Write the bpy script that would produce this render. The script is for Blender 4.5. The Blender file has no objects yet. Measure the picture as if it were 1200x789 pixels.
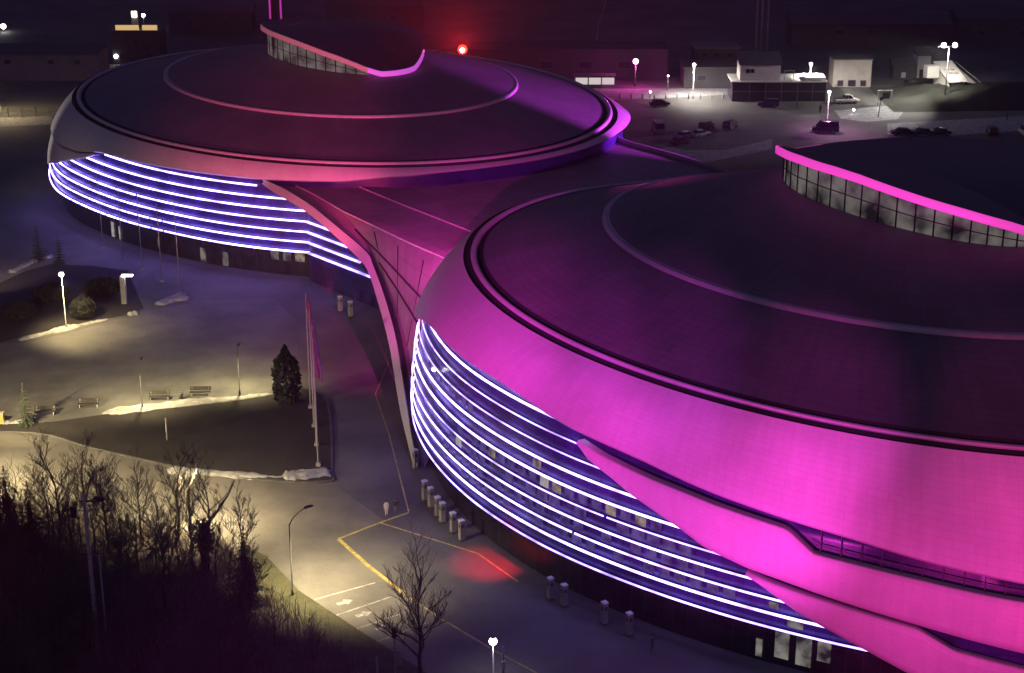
import bpy, bmesh, math, random
from mathutils import Vector, Matrix
R = math.radians
sc = bpy.context.scene
col = sc.collection
rnd = random.Random(7)

# ------------------------------------------------------------------ camera
F_PX, PITCH, CAM_H = 2000.0, R(20.1), 80.0
cam = bpy.data.cameras.new('Camera')
co = bpy.data.objects.new('Camera', cam)
col.objects.link(co)
co.location = (0, 0, CAM_H)
co.rotation_euler = (R(90) - PITCH, 0, 0)
cam.sensor_width = 36.0
cam.lens = F_PX / 1200.0 * 36.0
cam.clip_end = 6000
cam.clip_start = 1
sc.camera = co
CP, SP = math.cos(PITCH), math.sin(PITCH)


def ray(px, py):
    u = (px - 600) / F_PX
    v = (394.5 - py) / F_PX
    return Vector((u, CP + v * SP, -SP + v * CP))


def at(px, py, z=0.0):
    """world point at height z seen at a photo pixel (survey of the photograph)"""
    d = ray(px, py)
    t = (z - CAM_H) / d.z
    return Vector((t * d.x, t * d.y, z))


def aty(px, py, y):
    d = ray(px, py)
    t = y / d.y
    return Vector((t * d.x, y, CAM_H + t * d.z))


def interp(tab, x):
    if x <= tab[0][0]:
        return tab[0][1]
    for (a, b), (c, d) in zip(tab, tab[1:]):
        if x <= c:
            return b + (d - b) * (x - a) / (c - a)
    return tab[-1][1]


def smooth(tab, x, w=4.0):
    return (interp(tab, x - w) + 2 * interp(tab, x) + interp(tab, x + w)) / 4


def sstep(a, b, x):
    t = max(0.0, min(1.0, (x - a) / (b - a)))
    return t * t * (3 - 2 * t)


# ------------------------------------------------------------------ materials
M = {}


def mat(name, color, rough=0.6, metal=0.0, emit=None, strength=0.0, noise=0.0, nscale=3.0,
        bump=0.0, bscale=8.0, brick=None, spec=0.5, tone=0.86, bcoord='UV', streak=0.0, vary=0.0, coord='Object', ndetail=5.0):
    m = bpy.data.materials.new(name)
    m.use_nodes = True
    nt = m.node_tree
    N, L = nt.nodes, nt.links
    b = N['Principled BSDF']
    b.inputs['Base Color'].default_value = (*color, 1)
    b.inputs['Roughness'].default_value = rough
    b.inputs['Metallic'].default_value = metal
    b.inputs['Specular IOR Level'].default_value = spec
    tc = N.new('ShaderNodeTexCoord')
    src = None
    if noise > 0:
        nz = N.new('ShaderNodeTexNoise')
        nz.inputs['Scale'].default_value = nscale
        nz.inputs['Detail'].default_value = ndetail
        nz.inputs['Roughness'].default_value = 0.65
        L.new(tc.outputs[coord], nz.inputs['Vector'])
        mp = N.new('ShaderNodeMapRange')
        mp.inputs['From Min'].default_value = 0.3
        mp.inputs['From Max'].default_value = 0.7
        mp.inputs['To Min'].default_value = 1 - noise
        mp.inputs['To Max'].default_value = 1 + noise
        L.new(nz.outputs['Fac'], mp.inputs['Value'])
        mx = N.new('ShaderNodeMix')
        mx.data_type = 'RGBA'
        mx.blend_type = 'MULTIPLY'
        mx.inputs['Factor'].default_value = 1
        mx.inputs[6].default_value = (*color, 1)
        L.new(mp.outputs[0], mx.inputs[7])
        src = mx.outputs[2]
    if brick:
        # panel joints laid out on the UV map (u, v in metres)
        w, h, dark, mort = brick
        bt = N.new('ShaderNodeTexBrick')
        bt.offset = 0.5
        bt.inputs['Scale'].default_value = 1
        bt.inputs['Brick Width'].default_value = w
        bt.inputs['Row Height'].default_value = h
        bt.inputs['Mortar Size'].default_value = mort
        bt.inputs['Mortar Smooth'].default_value = 0.3
        bt.inputs['Color1'].default_value = (1, 1, 1, 1)
        bt.inputs['Color2'].default_value = (tone, tone, tone, 1)
        bt.inputs['Mortar'].default_value = (dark, dark, dark, 1)
        L.new(tc.outputs[bcoord], bt.inputs['Vector'])
        m2 = N.new('ShaderNodeMix')
        m2.data_type = 'RGBA'
        m2.blend_type = 'MULTIPLY'
        m2.inputs['Factor'].default_value = 1
        if src is None:
            m2.inputs[6].default_value = (*color, 1)
        else:
            L.new(src, m2.inputs[6])
        L.new(bt.outputs['Color'], m2.inputs[7])
        src = m2.outputs[2]
    if streak > 0:
        # rain streaks and dust running down the panels (v is the fall line)
        mpp = N.new('ShaderNodeMapping')
        mpp.inputs['Scale'].default_value = (1.1, .10, 1)
        L.new(tc.outputs['UV'], mpp.inputs['Vector'])
        ns = N.new('ShaderNodeTexNoise')
        ns.inputs['Scale'].default_value = 1
        ns.inputs['Detail'].default_value = 6
        ns.inputs['Roughness'].default_value = .7
        L.new(mpp.outputs[0], ns.inputs['Vector'])
        mr = N.new('ShaderNodeMapRange')
        mr.inputs['From Min'].default_value = .35
        mr.inputs['From Max'].default_value = .65
        mr.inputs['To Min'].default_value = 1 - streak
        mr.inputs['To Max'].default_value = 1 + streak * .4
        L.new(ns.outputs['Fac'], mr.inputs['Value'])
        m3 = N.new('ShaderNodeMix')
        m3.data_type = 'RGBA'
        m3.blend_type = 'MULTIPLY'
        m3.inputs['Factor'].default_value = 1
        if src is None:
            m3.inputs[6].default_value = (*color, 1)
        else:
            L.new(src, m3.inputs[6])
        L.new(mr.outputs[0], m3.inputs[7])
        src = m3.outputs[2]
    if src is not None:
        L.new(src, b.inputs['Base Color'])
    if vary > 0:
        # lamps of a strip are not all equally bright
        nv = N.new('ShaderNodeTexNoise')
        nv.inputs['Scale'].default_value = .33
        nv.inputs['Detail'].default_value = 3
        L.new(tc.outputs['Object'], nv.inputs['Vector'])
        mv = N.new('ShaderNodeMapRange')
        mv.inputs['From Min'].default_value = .33
        mv.inputs['From Max'].default_value = .67
        mv.inputs['To Min'].default_value = strength * (1 - vary)
        mv.inputs['To Max'].default_value = strength * (1 + vary)
        L.new(nv.outputs['Fac'], mv.inputs['Value'])
        L.new(mv.outputs[0], b.inputs['Emission Strength'])
    if bump > 0:
        n2 = N.new('ShaderNodeTexNoise')
        n2.inputs['Scale'].default_value = bscale
        n2.inputs['Detail'].default_value = 4
        L.new(tc.outputs[coord], n2.inputs['Vector'])
        bp = N.new('ShaderNodeBump')
        bp.inputs['Strength'].default_value = bump
        bp.inputs['Distance'].default_value = 0.1
        L.new(n2.outputs['Fac'], bp.inputs['Height'])
        L.new(bp.outputs['Normal'], b.inputs['Normal'])
    if emit:
        b.inputs['Emission Color'].default_value = (*emit, 1)
        b.inputs['Emission Strength'].default_value = strength
    M[name] = m
    return m


def lit_pane(name, c1, c2, strength, scale=0.8):
    """a window with an unevenly lit room behind it"""
    m = mat(name, (0.02, 0.02, 0.025), rough=0.45, spec=0.15)
    nt = m.node_tree
    N, L = nt.nodes, nt.links
    b = N['Principled BSDF']
    tc = N.new('ShaderNodeTexCoord')
    nz = N.new('ShaderNodeTexNoise')
    nz.inputs['Scale'].default_value = scale
    nz.inputs['Detail'].default_value = 3
    L.new(tc.outputs['Object'], nz.inputs['Vector'])
    cr = N.new('ShaderNodeValToRGB')
    cr.color_ramp.elements[0].position = 0.36
    cr.color_ramp.elements[0].color = (*c1, 1)
    cr.color_ramp.elements[1].position = 0.64
    cr.color_ramp.elements[1].color = (*c2, 1)
    L.new(nz.outputs['Fac'], cr.inputs['Fac'])
    L.new(cr.outputs['Color'], b.inputs['Emission Color'])
    b.inputs['Emission Strength'].default_value = strength
    return m


mat('asphalt', (0.085, 0.083, 0.08), 0.8, noise=0.55, nscale=0.07, bump=0.25, bscale=3, ndetail=9)
mat('road_asphalt', (0.115, 0.108, 0.098), 0.75, noise=0.42, nscale=0.14, bump=0.25, bscale=3, ndetail=9)
mat('paving', (0.10, 0.098, 0.094), 0.7, noise=0.45, nscale=0.16, bump=0.2, bscale=2, ndetail=9, brick=(2.0, 2.0, 0.78, 0.05), tone=.9, bcoord='Object')
mat('lawn', (0.014, 0.012, 0.011), 0.95, noise=0.6, nscale=0.4, bump=0.8, bscale=6, ndetail=8)
mat('verge', (0.055, 0.055, 0.025), 0.95, noise=0.5, nscale=0.8, bump=0.8, bscale=8, ndetail=8)
mat('forest_floor', (0.06, 0.048, 0.042), 0.95, noise=0.6, nscale=0.5, bump=0.9, bscale=5, ndetail=8)
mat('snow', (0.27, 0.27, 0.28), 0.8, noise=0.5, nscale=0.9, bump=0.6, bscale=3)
mat('kerb', (0.075, 0.072, 0.07), 0.8, noise=0.3, nscale=1.5)
mat('white_paint', (0.28, 0.28, 0.26), 0.6, noise=0.75, nscale=2.2)
mat('yellow_paint', (0.36, 0.30, 0.08), 0.6, noise=0.7, nscale=1.8)
mat('roof_metal', (0.14, 0.13, 0.14), 0.55, noise=0.22, nscale=0.11, bump=0.12, bscale=0.6, brick=(9.0, 0.9, 0.7, 0.05), tone=.93, ndetail=7, streak=.16)
mat('cap_metal', (0.06, 0.06, 0.065), 0.5, noise=0.25, nscale=0.15, brick=(8.0, 1.2, 0.75, 0.04))
mat('cladding', (0.50, 0.48, 0.49), 0.55, noise=0.05, nscale=0.25, brick=(1.7, 0.6, 0.82, 0.026), tone=.955, bump=.06, bscale=.4, streak=.08)
mat('trim_metal', (0.42, 0.40, 0.41), 0.38, noise=0.1, nscale=1)
mat('step_metal', (0.22, 0.21, 0.22), 0.45)
mat('groove', (0.012, 0.012, 0.014), 0.7)
mat('deck_metal', (0.20, 0.18, 0.19), 0.55, noise=0.18, nscale=0.2, brick=(6.4, 2.4, 0.6, 0.06), tone=.92, streak=.2)
mat('glass_wall', (0.026, 0.019, 0.10), 0.3, noise=0.5, nscale=0.35, brick=(1.3, 1.5, 0.25, 0.035), spec=0.3)
mat('base_glass', (0.018, 0.018, 0.022), 0.15, noise=0.4, nscale=0.5, brick=(1.5, 3.0, 2.0, 0.05))
mat('recess', (0.10, 0.06, 0.10), 0.4, noise=0.3, nscale=0.6)
mat('led', (0.2, 0.2, 0.3), 0.5, emit=(0.40, 0.30, 1.0), strength=6.5, vary=.6)
mat('led_far', (0.2, 0.2, 0.3), 0.5, emit=(0.33, 0.24, 1.0), strength=12, vary=.6)
mat('led_dim', (0.2, 0.2, 0.3), 0.5, emit=(0.32, 0.24, 1.0), strength=4.5, vary=.6)
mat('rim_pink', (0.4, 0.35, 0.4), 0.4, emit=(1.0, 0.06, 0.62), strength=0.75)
mat('rim_red', (0.5, 0.46, 0.46), 0.45, emit=(0.55, 0.15, 0.17), strength=0.32)  # weak emission paints reddish light onto the far fascia
mat('rim_violet', (0.5, 0.46, 0.46), 0.45, emit=(0.75, 0.10, 0.85), strength=0.7)  # emission paints purple light onto the right end of the far fascia
mat('mullion', (0.03, 0.03, 0.035), 0.4, metal=0.3)
lit_pane('sky_glass', (0.02, 0.02, 0.025), (0.40, 0.36, 0.34), 0.34, 0.35)
lit_pane('room_violet', (0.05, 0.03, 0.22), (0.26, 0.20, 0.75), 0.3, 0.9)
lit_pane('room_warm', (0.12, 0.09, 0.09), (0.75, 0.62, 0.45), 0.4, 1.1)
lit_pane('room_white', (0.5, 0.45, 0.5), (1.0, 0.92, 0.85), 0.42, 0.9)
lit_pane('hall_grey', (0.02, 0.02, 0.025), (0.42, 0.40, 0.36), 0.5, 0.7)
mat('embank_grass', (0.016, 0.018, 0.012), 0.95, noise=0.6, nscale=0.3, bump=0.6, bscale=4)
mat('steel', (0.30, 0.30, 0.31), 0.45, metal=0.6, noise=0.15, nscale=2)
mat('dark_steel', (0.05, 0.05, 0.055), 0.5, metal=0.3)
mat('wood_pole', (0.42, 0.36, 0.32), 0.85, noise=0.35, nscale=2)
mat('concrete', (0.24, 0.23, 0.23), 0.8, noise=0.2, nscale=1.2, bump=0.2)
mat('planter_dark', (0.05, 0.045, 0.05), 0.6)
mat('bark', (0.06, 0.05, 0.045), 0.9, noise=0.4, nscale=3)
mat('twig', (0.09, 0.075, 0.068), 0.9)
mat('needles', (0.016, 0.024, 0.014), 0.85, noise=0.5, nscale=1.2)
mat('hedge_leaf', (0.007, 0.009, 0.007), 0.85, noise=0.5, nscale=1.0)
mat('brush', (0.17, 0.14, 0.13), 0.95, noise=0.5, nscale=1)
mat('bench_wood', (0.02, 0.016, 0.015), 0.7, noise=0.3, nscale=4)
mat('block_yellow', (0.30, 0.22, 0.06), 0.7, noise=.2, nscale=2)
mat('flag_cloth', (0.26, 0.12, 0.24), 0.8, noise=0.35, nscale=1.6)  # pink tint stands in for pink light on the flags
mat('tyre', (0.012, 0.012, 0.012), 0.85)
mat('rim_alloy', (0.3, 0.3, 0.31), 0.35, metal=0.8)
mat('car_glass', (0.012, 0.012, 0.016), 0.08)
mat('car_dark', (0.02, 0.02, 0.024), 0.28)
mat('car_blue', (0.03, 0.035, 0.07), 0.28)
mat('car_white', (0.62, 0.60, 0.56), 0.3)
mat('car_silver', (0.32, 0.32, 0.33), 0.3, metal=0.3)
mat('car_red', (0.22, 0.03, 0.04), 0.3)
mat('lamp_red_glass', (0.3, 0.02, 0.02), 0.3)
mat('lens_warm', (0.9, 0.85, 0.7), 0.4, emit=(1.0, 0.90, 0.72), strength=14)
mat('lens_white', (0.9, 0.9, 0.9), 0.4, emit=(1.0, 0.96, 0.92), strength=22)
mat('lens_pink', (0.9, 0.5, 0.8), 0.4, emit=(1.0, 0.42, 0.88), strength=14)
mat('lens_magenta', (0.9, 0.3, 0.6), 0.4, emit=(1.0, 0.34, 0.74), strength=26)
mat('lens_red', (0.9, 0.2, 0.1), 0.4, emit=(1.0, 0.03, 0.02), strength=5)
mat('lens_red_core', (1.0, 0.8, 0.7), 0.4, emit=(1.0, 0.5, 0.4), strength=60)
mat('wall_grey', (0.16, 0.155, 0.16), 0.85, noise=0.25, nscale=0.3)
mat('wall_dark', (0.05, 0.048, 0.055), 0.85, noise=0.3, nscale=0.2)
mat('wall_white', (0.62, 0.60, 0.57), 0.7, noise=0.12, nscale=0.5)
mat('wall_beige', (0.33, 0.30, 0.28), 0.8, noise=0.2, nscale=0.5)
mat('roof_dark', (0.07, 0.07, 0.075), 0.7, noise=0.2, nscale=0.5)
mat('shop_glass', (0.03, 0.02, 0.045), 0.2)
mat('gold_lit', (0.5, 0.4, 0.2), 0.6, emit=(1.0, 0.66, 0.25), strength=0.7)
mat('tower_lit', (0.4, 0.2, 0.35), 0.5, emit=(0.9, 0.06, 0.62), strength=0.5)
mat('strip_lit', (0.8, 0.8, 0.8), 0.5, emit=(1.0, 0.93, 0.84), strength=0.6)
mat('skin', (0.42, 0.28, 0.22), 0.6)
mat('cloth_pale', (0.55, 0.50, 0.48), 0.85)
mat('cloth_dark', (0.03, 0.028, 0.035), 0.85)
mat('cloth_grey', (0.12, 0.12, 0.14), 0.85)
mat('hair', (0.03, 0.02, 0.015), 0.7)

# ------------------------------------------------------------------ object helpers


def tag(o, label=None, cat=None, group=None, kind=None):
    if label:
        o['label'] = label
    if cat:
        o['category'] = cat
    if group:
        o['group'] = group
    if kind:
        o['kind'] = kind
    return o


def thing(name, label, cat, loc=(0, 0, 0), rz=0.0, group=None):
    o = bpy.data.objects.new(name, None)
    o.empty_display_size = 0.5
    col.objects.link(o)
    o.location = loc
    o.rotation_euler = (0, 0, rz)
    return tag(o, label, cat, group)


class MB:
    """collects shapes for one mesh object"""

    def __init__(s):
        s.v, s.f, s.uv, s.mi = [], [], [], []

    def quad(s, pts, uv=None, mi=0):
        b = len(s.v)
        s.v += [Vector(p) for p in pts]
        s.f.append(tuple(range(b, b + len(pts))))
        s.uv.append(uv or [(0, 0)] * len(pts))
        s.mi.append(mi)

    def grid(s, rows, uvf=None, mi=0, close=False):
        """rows[i][j] points; shared vertices"""
        b = len(s.v)
        n = len(rows[0])
        for r in rows:
            s.v += [Vector(p) for p in r]
        for i in range(len(rows) - 1):
            for j in range(n if close else n - 1):
                k = (j + 1) % n
                s.f.append((b + i * n + j, b + i * n + k, b + (i + 1) * n + k, b + (i + 1) * n + j))
                if uvf:
                    jj = j + 1
                    s.uv.append([uvf(i, j), uvf(i, jj), uvf(i + 1, jj), uvf(i + 1, j)])
                else:
                    s.uv.append([(0, 0)] * 4)
                s.mi.append(mi)

    def box(s, c, d, rz=0.0, mi=0, top=1.0):
        """centre, dims, turned about z; top scales the upper face"""
        cx, cy, cz = c
        ca, sa = math.cos(rz), math.sin(rz)
        P = []
        for z, k in ((-1, 1), (1, top)):
            for x, y in ((-1, -1), (1, -1), (1, 1), (-1, 1)):
                X, Y = x * d[0] / 2 * k, y * d[1] / 2 * k
                P.append((cx + X * ca - Y * sa, cy + X * sa + Y * ca, cz + z * d[2] / 2))
        b = len(s.v)
        s.v += [Vector(p) for p in P]
        for f, (w, h) in (((3, 2, 1, 0), (d[0], d[1])), ((4, 5, 6, 7), (d[0], d[1])), ((0, 1, 5, 4), (d[0], d[2])),
                          ((1, 2, 6, 5), (d[1], d[2])), ((2, 3, 7, 6), (d[0], d[2])), ((3, 0, 4, 7), (d[1], d[2]))):
            s.f.append(tuple(b + i for i in f))
            s.uv.append([(0, 0), (w, 0), (w, h), (0, h)])
            s.mi.append(mi)

    def tube(s, pts, rad, n=6, mi=0, cap=True):
        pts = [Vector(p) for p in pts]
        if not hasattr(rad, '__len__'):
            rad = [rad] * len(pts)
        b = len(s.v)
        for i, p in enumerate(pts):
            a = pts[max(0, i - 1)]
            c = pts[min(len(pts) - 1, i + 1)]
            d = (c - a).normalized()
            u = d.cross(Vector((0, 0, 1)))
            if u.length < 0.05:
                u = d.cross(Vector((1, 0, 0)))
            u.normalize()
            w = d.cross(u)
            for k in range(n):
                t = 2 * math.pi * k / n
                s.v.append(p + (u * math.cos(t) + w * math.sin(t)) * rad[i])
        for i in range(len(pts) - 1):
            for k in range(n):
                q = (k + 1) % n
                s.f.append((b + i * n + k, b + i * n + q, b + (i + 1) * n + q, b + (i + 1) * n + k))
                s.uv.append([(0, 0)] * 4)
                s.mi.append(mi)
        if cap:
            for f in (tuple(b + k for k in reversed(range(n))), tuple(b + (len(pts) - 1) * n + k for k in range(n))):
                s.f.append(f)
                s.uv.append([(0, 0)] * n)
                s.mi.append(mi)

    def lathe(s, prof, c=(0, 0, 0), n=10, mi=0):
        rows = []
        for r, z in prof:
            rows.append([(c[0] + r * math.cos(2 * math.pi * k / n), c[1] + r * math.sin(2 * math.pi * k / n), c[2] + z)
                         for k in range(n)])
        s.grid(rows, None, mi, True)

    def build(s, name, mats, parent=None, smooth_=False, origin=None):
        if not isinstance(mats, (list, tuple)):
            mats = [mats]
        off = Vector((0, 0, 0))
        if origin is not None:
            off = Vector(origin)
        me = bpy.data.meshes.new(name)
        me.from_pydata([tuple(p - off) for p in s.v], [], s.f)
        ul = me.uv_layers.new(name='UVMap')
        k = 0
        flat = [c for f in s.uv for c in f]
        for i, c in enumerate(flat):
            ul.data[i].uv = c
        for m in mats:
            me.materials.append(M[m] if isinstance(m, str) else m)
        for p, mi in zip(me.polygons, s.mi):
            p.material_index = mi
            p.use_smooth = smooth_
        o = bpy.data.objects.new(name, me)
        col.objects.link(o)
        if parent is not None:
            o.parent = parent
        elif origin is not None:
            o.location = off
        return o


def recalc(o):
    bm = bmesh.new()
    bm.from_mesh(o.data)
    bmesh.ops.remove_doubles(bm, verts=bm.verts, dist=1e-4)
    bmesh.ops.recalc_face_normals(bm, faces=bm.faces)
    bm.to_mesh(o.data)
    bm.free()
    return o


def copy_tree(o, parent=None):
    c = o.copy()
    col.objects.link(c)
    if parent is not None:
        c.parent = parent
    for ch in [x for x in list(col.objects) if x.parent == o]:
        copy_tree(ch, c)
    return c


def light(name, kind, loc, color, power, target=None, size=0.2, spot=60, blend=0.5):
    ld = bpy.data.lights.new(name, kind)
    ld.color = color
    ld.energy = power
    if kind in ('POINT', 'SPOT'):
        ld.shadow_soft_size = size
    o = bpy.data.objects.new(name, ld)
    col.objects.link(o)
    o.location = loc
    if kind == 'SPOT':
        ld.spot_size = R(spot)
        ld.spot_blend = blend
    if target is not None:
        d = Vector(target) - Vector(loc)
        o.rotation_euler = d.to_track_quat('-Z', 'Y').to_euler()
    return o


# ------------------------------------------------------------------ ground and its coverings
def sheet(name, pts, m, z, kind='structure'):
    mb = MB()
    P = [Vector((p[0], p[1], z)) for p in pts]
    me = bpy.data.meshes.new(name)
    bm = bmesh.new()
    vs = [bm.verts.new(p) for p in P]
    f = bm.faces.new(vs)
    bmesh.ops.triangulate(bm, faces=[f])
    bmesh.ops.recalc_face_normals(bm, faces=bm.faces)
    for f in bm.faces:
        if f.normal.z < 0:
            f.normal_flip()
    bm.to_mesh(me)
    bm.free()
    me.materials.append(M[m])
    o = bpy.data.objects.new(name, me)
    col.objects.link(o)
    if kind:
        o['kind'] = kind
    return o


def spline(pts, n=6):
    """Catmull-Rom through points"""
    P = [Vector(p) for p in pts]
    out = []
    for i in range(len(P) - 1):
        a = P[max(0, i - 1)]
        b, c = P[i], P[i + 1]
        d = P[min(len(P) - 1, i + 2)]
        for k in range(n):
            t = k / n
            out.append(0.5 * ((2 * b) + (c - a) * t + (2 * a - 5 * b + 4 * c - d) * t * t + (3 * b - a - 3 * c + d) * t ** 3))
    out.append(P[-1])
    return out


sheet('ground', [(-2500, -300), (2500, -300), (2500, 4000), (-2500, 4000)], 'asphalt', 0.0)
# road that comes in from the left and runs round to the car park
road_px = [(-60, 498), (40, 512), (110, 528), (180, 541), (250, 556), (330, 568), (390, 566), (450, 610), (397, 632), (473, 697),
           (560, 752), (640, 800), (560, 880), (440, 810), (330, 690), (260, 640), (150, 610), (0, 590), (-60, 580)]
sheet('road', [at(*p) for p in road_px], 'road_asphalt', 0.004)
# upper plaza
plaza_px = [(-80, 405), (30, 402), (90, 388), (165, 366), (240, 352), (320, 350), (352, 380), (345, 440), (316, 463), (230, 474), (120, 486), (40, 496), (-80, 500)]
sheet('plaza', [at(*p) for p in plaza_px], 'paving', 0.004)
# lawn island between the plaza and the road
isl_px = [(-80, 499), (40, 497), (120, 487), (230, 476), (316, 464), (352, 455), (384, 470), (390, 550), (384, 566), (310, 564), (230, 553),
          (160, 538), (100, 524), (40, 508), (-80, 506)]
isl = spline([at(*p) for p in isl_px] + [at(*isl_px[0])], 4)[:-1]
sheet('lawn', isl, 'lawn', 0.12)
kb = MB()
ring = isl + [isl[0]]
kb.grid([[(p.x, p.y, 0.0) for p in ring], [(p.x, p.y, 0.14) for p in ring]])
cx = sum(p.x for p in isl) / len(isl)
cy = sum(p.y for p in isl) / len(isl)
kb.grid([[(p.x, p.y, 0.14) for p in ring], [(p.x + (cx - p.x) * .012, p.y + (cy - p.y) * .03, 0.145) for p in ring]])
k_ = kb.build('kerb', 'kerb')
k_['kind'] = 'structure'
# dark lawn by the plaza with conifers
l2_px = [(-80, 420), (0, 402), (40, 391), (85, 382), (150, 369), (168, 362), (150, 318), (110, 312), (60, 310), (30, 318), (0, 332), (-80, 345)]
sheet('grass_plot', [at(*p) for p in l2_px], 'lawn', 0.05)
# verge and floor of the wood in the foreground
vg_px = [(285, 640), (312, 652), (352, 694), (430, 745), (500, 789), (560, 860), (500, 1000), (285, 1000)]
sheet('verge', [at(*p) for p in vg_px], 'verge', 0.06)
wf_px = [(-300, 578), (-60, 578), (0, 588), (150, 612), (262, 632), (290, 670), (320, 712), (400, 768), (450, 812), (420, 1000), (-300, 1000)]
sheet('woodland_floor', [at(*p) for p in wf_px], 'forest_floor', 0.068)


def line(name, pts, w, m, z=0.010):
    mb = MB()
    P = [at(*p) for p in pts]
    for a, b in zip(P, P[1:]):
        d = (b - a)
        d.z = 0
        d.normalize()
        n = Vector((-d.y, d.x, 0)) * w / 2
        mb.quad([(a - n) + Vector((0, 0, z)), (b - n) + Vector((0, 0, z)), (b + n) + Vector((0, 0, z)), (a + n) + Vector((0, 0, z))])
    o = mb.build(name, m)
    o['kind'] = 'structure'
    return recalc(o)


line('yellow_marking', [(397, 632), (430, 662), (473, 695)], 0.42, 'yellow_paint', 0.012)
line('yellow_marking', [(473, 696), (520, 727), (580, 763), (650, 800)], 0.2, 'yellow_paint', 0.012)
line('yellow_marking', [(396, 632), (450, 611), (479, 601)], 0.28, 'yellow_paint', 0.016)
line('yellow_marking', [(446, 613), (500, 630), (560, 649), (607, 682)], 0.2, 'yellow_paint', 0.020)
line('yellow_marking', [(440, 462), (456, 510), (479, 600)], 0.16, 'yellow_paint', 0.024)
line('yellow_marking', [(456, 424), (440, 462)], 0.14, 'yellow_paint', 0.028)
line('parking_marking', [(368, 703), (440, 683)], 0.2, 'white_paint', 0.012)
line('parking_marking', [(392, 722), (460, 699)], 0.2, 'white_paint', 0.012)
line('parking_marking', [(415, 738), (475, 718)], 0.16, 'white_paint', 0.012)
line('parking_marking', [(440, 753), (500, 730)], 0.14, 'white_paint', 0.012)
for px, py in ((404, 706), (426, 720), (449, 735)):
    p = at(px, py)
    mb = MB()
    d = (at(440, 683) - at(368, 703)).normalized()
    n = Vector((-d.y, d.x, 0))
    z = Vector((0, 0, .012))
    mb.quad([p + d * .9 + z, p + n * .55 + d * .1 + z, p + n * .25 - d * .1 + z, p - d * .8 + n * .25 + z,
             p - d * .8 - n * .25 + z, p - n * .25 - d * .1 + z, p - n * .55 + d * .1 + z])
    o = mb.build('arrow_marking', 'white_paint')
    o['kind'] = 'structure'
    recalc(o)


def snow(pts, w, h=0.35, seed=1, label='ridge of cleared snow'):
    r = random.Random(seed)
    P = spline([at(*p) for p in pts], 8)
    rows = []
    n = 9
    ws = 1.0
    for i, p in enumerate(P):
        a, b = P[max(0, i - 1)], P[min(len(P) - 1, i + 1)]
        d = (b - a).normalized()
        q = Vector((-d.y, d.x, 0))
        ws = max(.45, min(1.35, ws + r.uniform(-.3, .3)))
        e = min(1, min(i, len(P) - 1 - i) / 2.0) * .9 + .1
        row = []
        for k in range(n):
            t = k / (n - 1) * 2 - 1
            z = h * e * ws * max(0, 1 - t * t) ** .7 * r.uniform(.6, 1.35)
            row.append(p + q * t * w / 2 * ws * e + d * r.uniform(-.15, .15) + Vector((0, 0, z + .03 if abs(t) < .99 else 0.0)))
        rows.append(row)
    mb = MB()
    mb.grid(rows)
    o = mb.build('snow_bank', 'snow', None, True)
    recalc(o)
    tag(o, label, 'snow', None, 'stuff')
    return o


snow([(120, 485), (155, 481), (200, 475), (240, 470), (285, 466), (318, 462)], 2.0, .3, 3, 'long white ridge of cleared snow behind the plaza benches')
snow([(0, 497), (20, 495), (38, 492)], 1.6, .3, 4, 'small snow ridge left of the little spruce')
snow([(196, 551), (240, 554), (290, 558), (330, 560), (385, 556)], 1.7, .25, 5, 'white snow ridge along the road edge of the dark lawn')
snow([(330, 559), (360, 557), (388, 553)], 2.6, .26, 6, 'big snow heap at the corner of the dark lawn by the flagpoles')
snow([(22, 399), (50, 392), (75, 386), (100, 380), (128, 374)], 1.4, .3, 7, 'snow ridge below the lit street lamp on the left plaza')
snow([(150, 369), (162, 367)], 1.6, .3, 8, 'small snow heap right of the lit street lamp')
snow([(12, 320), (22, 315), (36, 308), (50, 303), (62, 301)], 1.4, .3, 9, 'snow ridge beside the two conifers on the left')
snow([(184, 358), (200, 352), (222, 349)], 1.6, .25, 10, 'thin snow patch in front of the tall flagpoles')
snow([(196, 352), (206, 347), (218, 345)], 1.2, .2, 11, 'thin upper snow streak at the flagpole feet')


def patch(pts, label, name='snow_patch', m='snow', z=.02):
    P = [at(*p) for p in pts]
    o = sheet(name, P, m, z, 'stuff')
    tag(o, label, 'snow')
    return o


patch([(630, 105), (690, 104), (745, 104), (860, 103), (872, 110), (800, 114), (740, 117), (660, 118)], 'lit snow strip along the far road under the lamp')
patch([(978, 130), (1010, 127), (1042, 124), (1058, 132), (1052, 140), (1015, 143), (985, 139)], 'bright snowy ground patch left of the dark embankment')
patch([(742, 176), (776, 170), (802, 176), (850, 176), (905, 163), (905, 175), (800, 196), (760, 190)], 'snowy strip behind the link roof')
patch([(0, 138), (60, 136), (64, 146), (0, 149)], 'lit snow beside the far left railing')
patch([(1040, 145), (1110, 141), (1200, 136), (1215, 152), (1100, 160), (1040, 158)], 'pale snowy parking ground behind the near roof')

# ------------------------------------------------------------------ the two arenas


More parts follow.
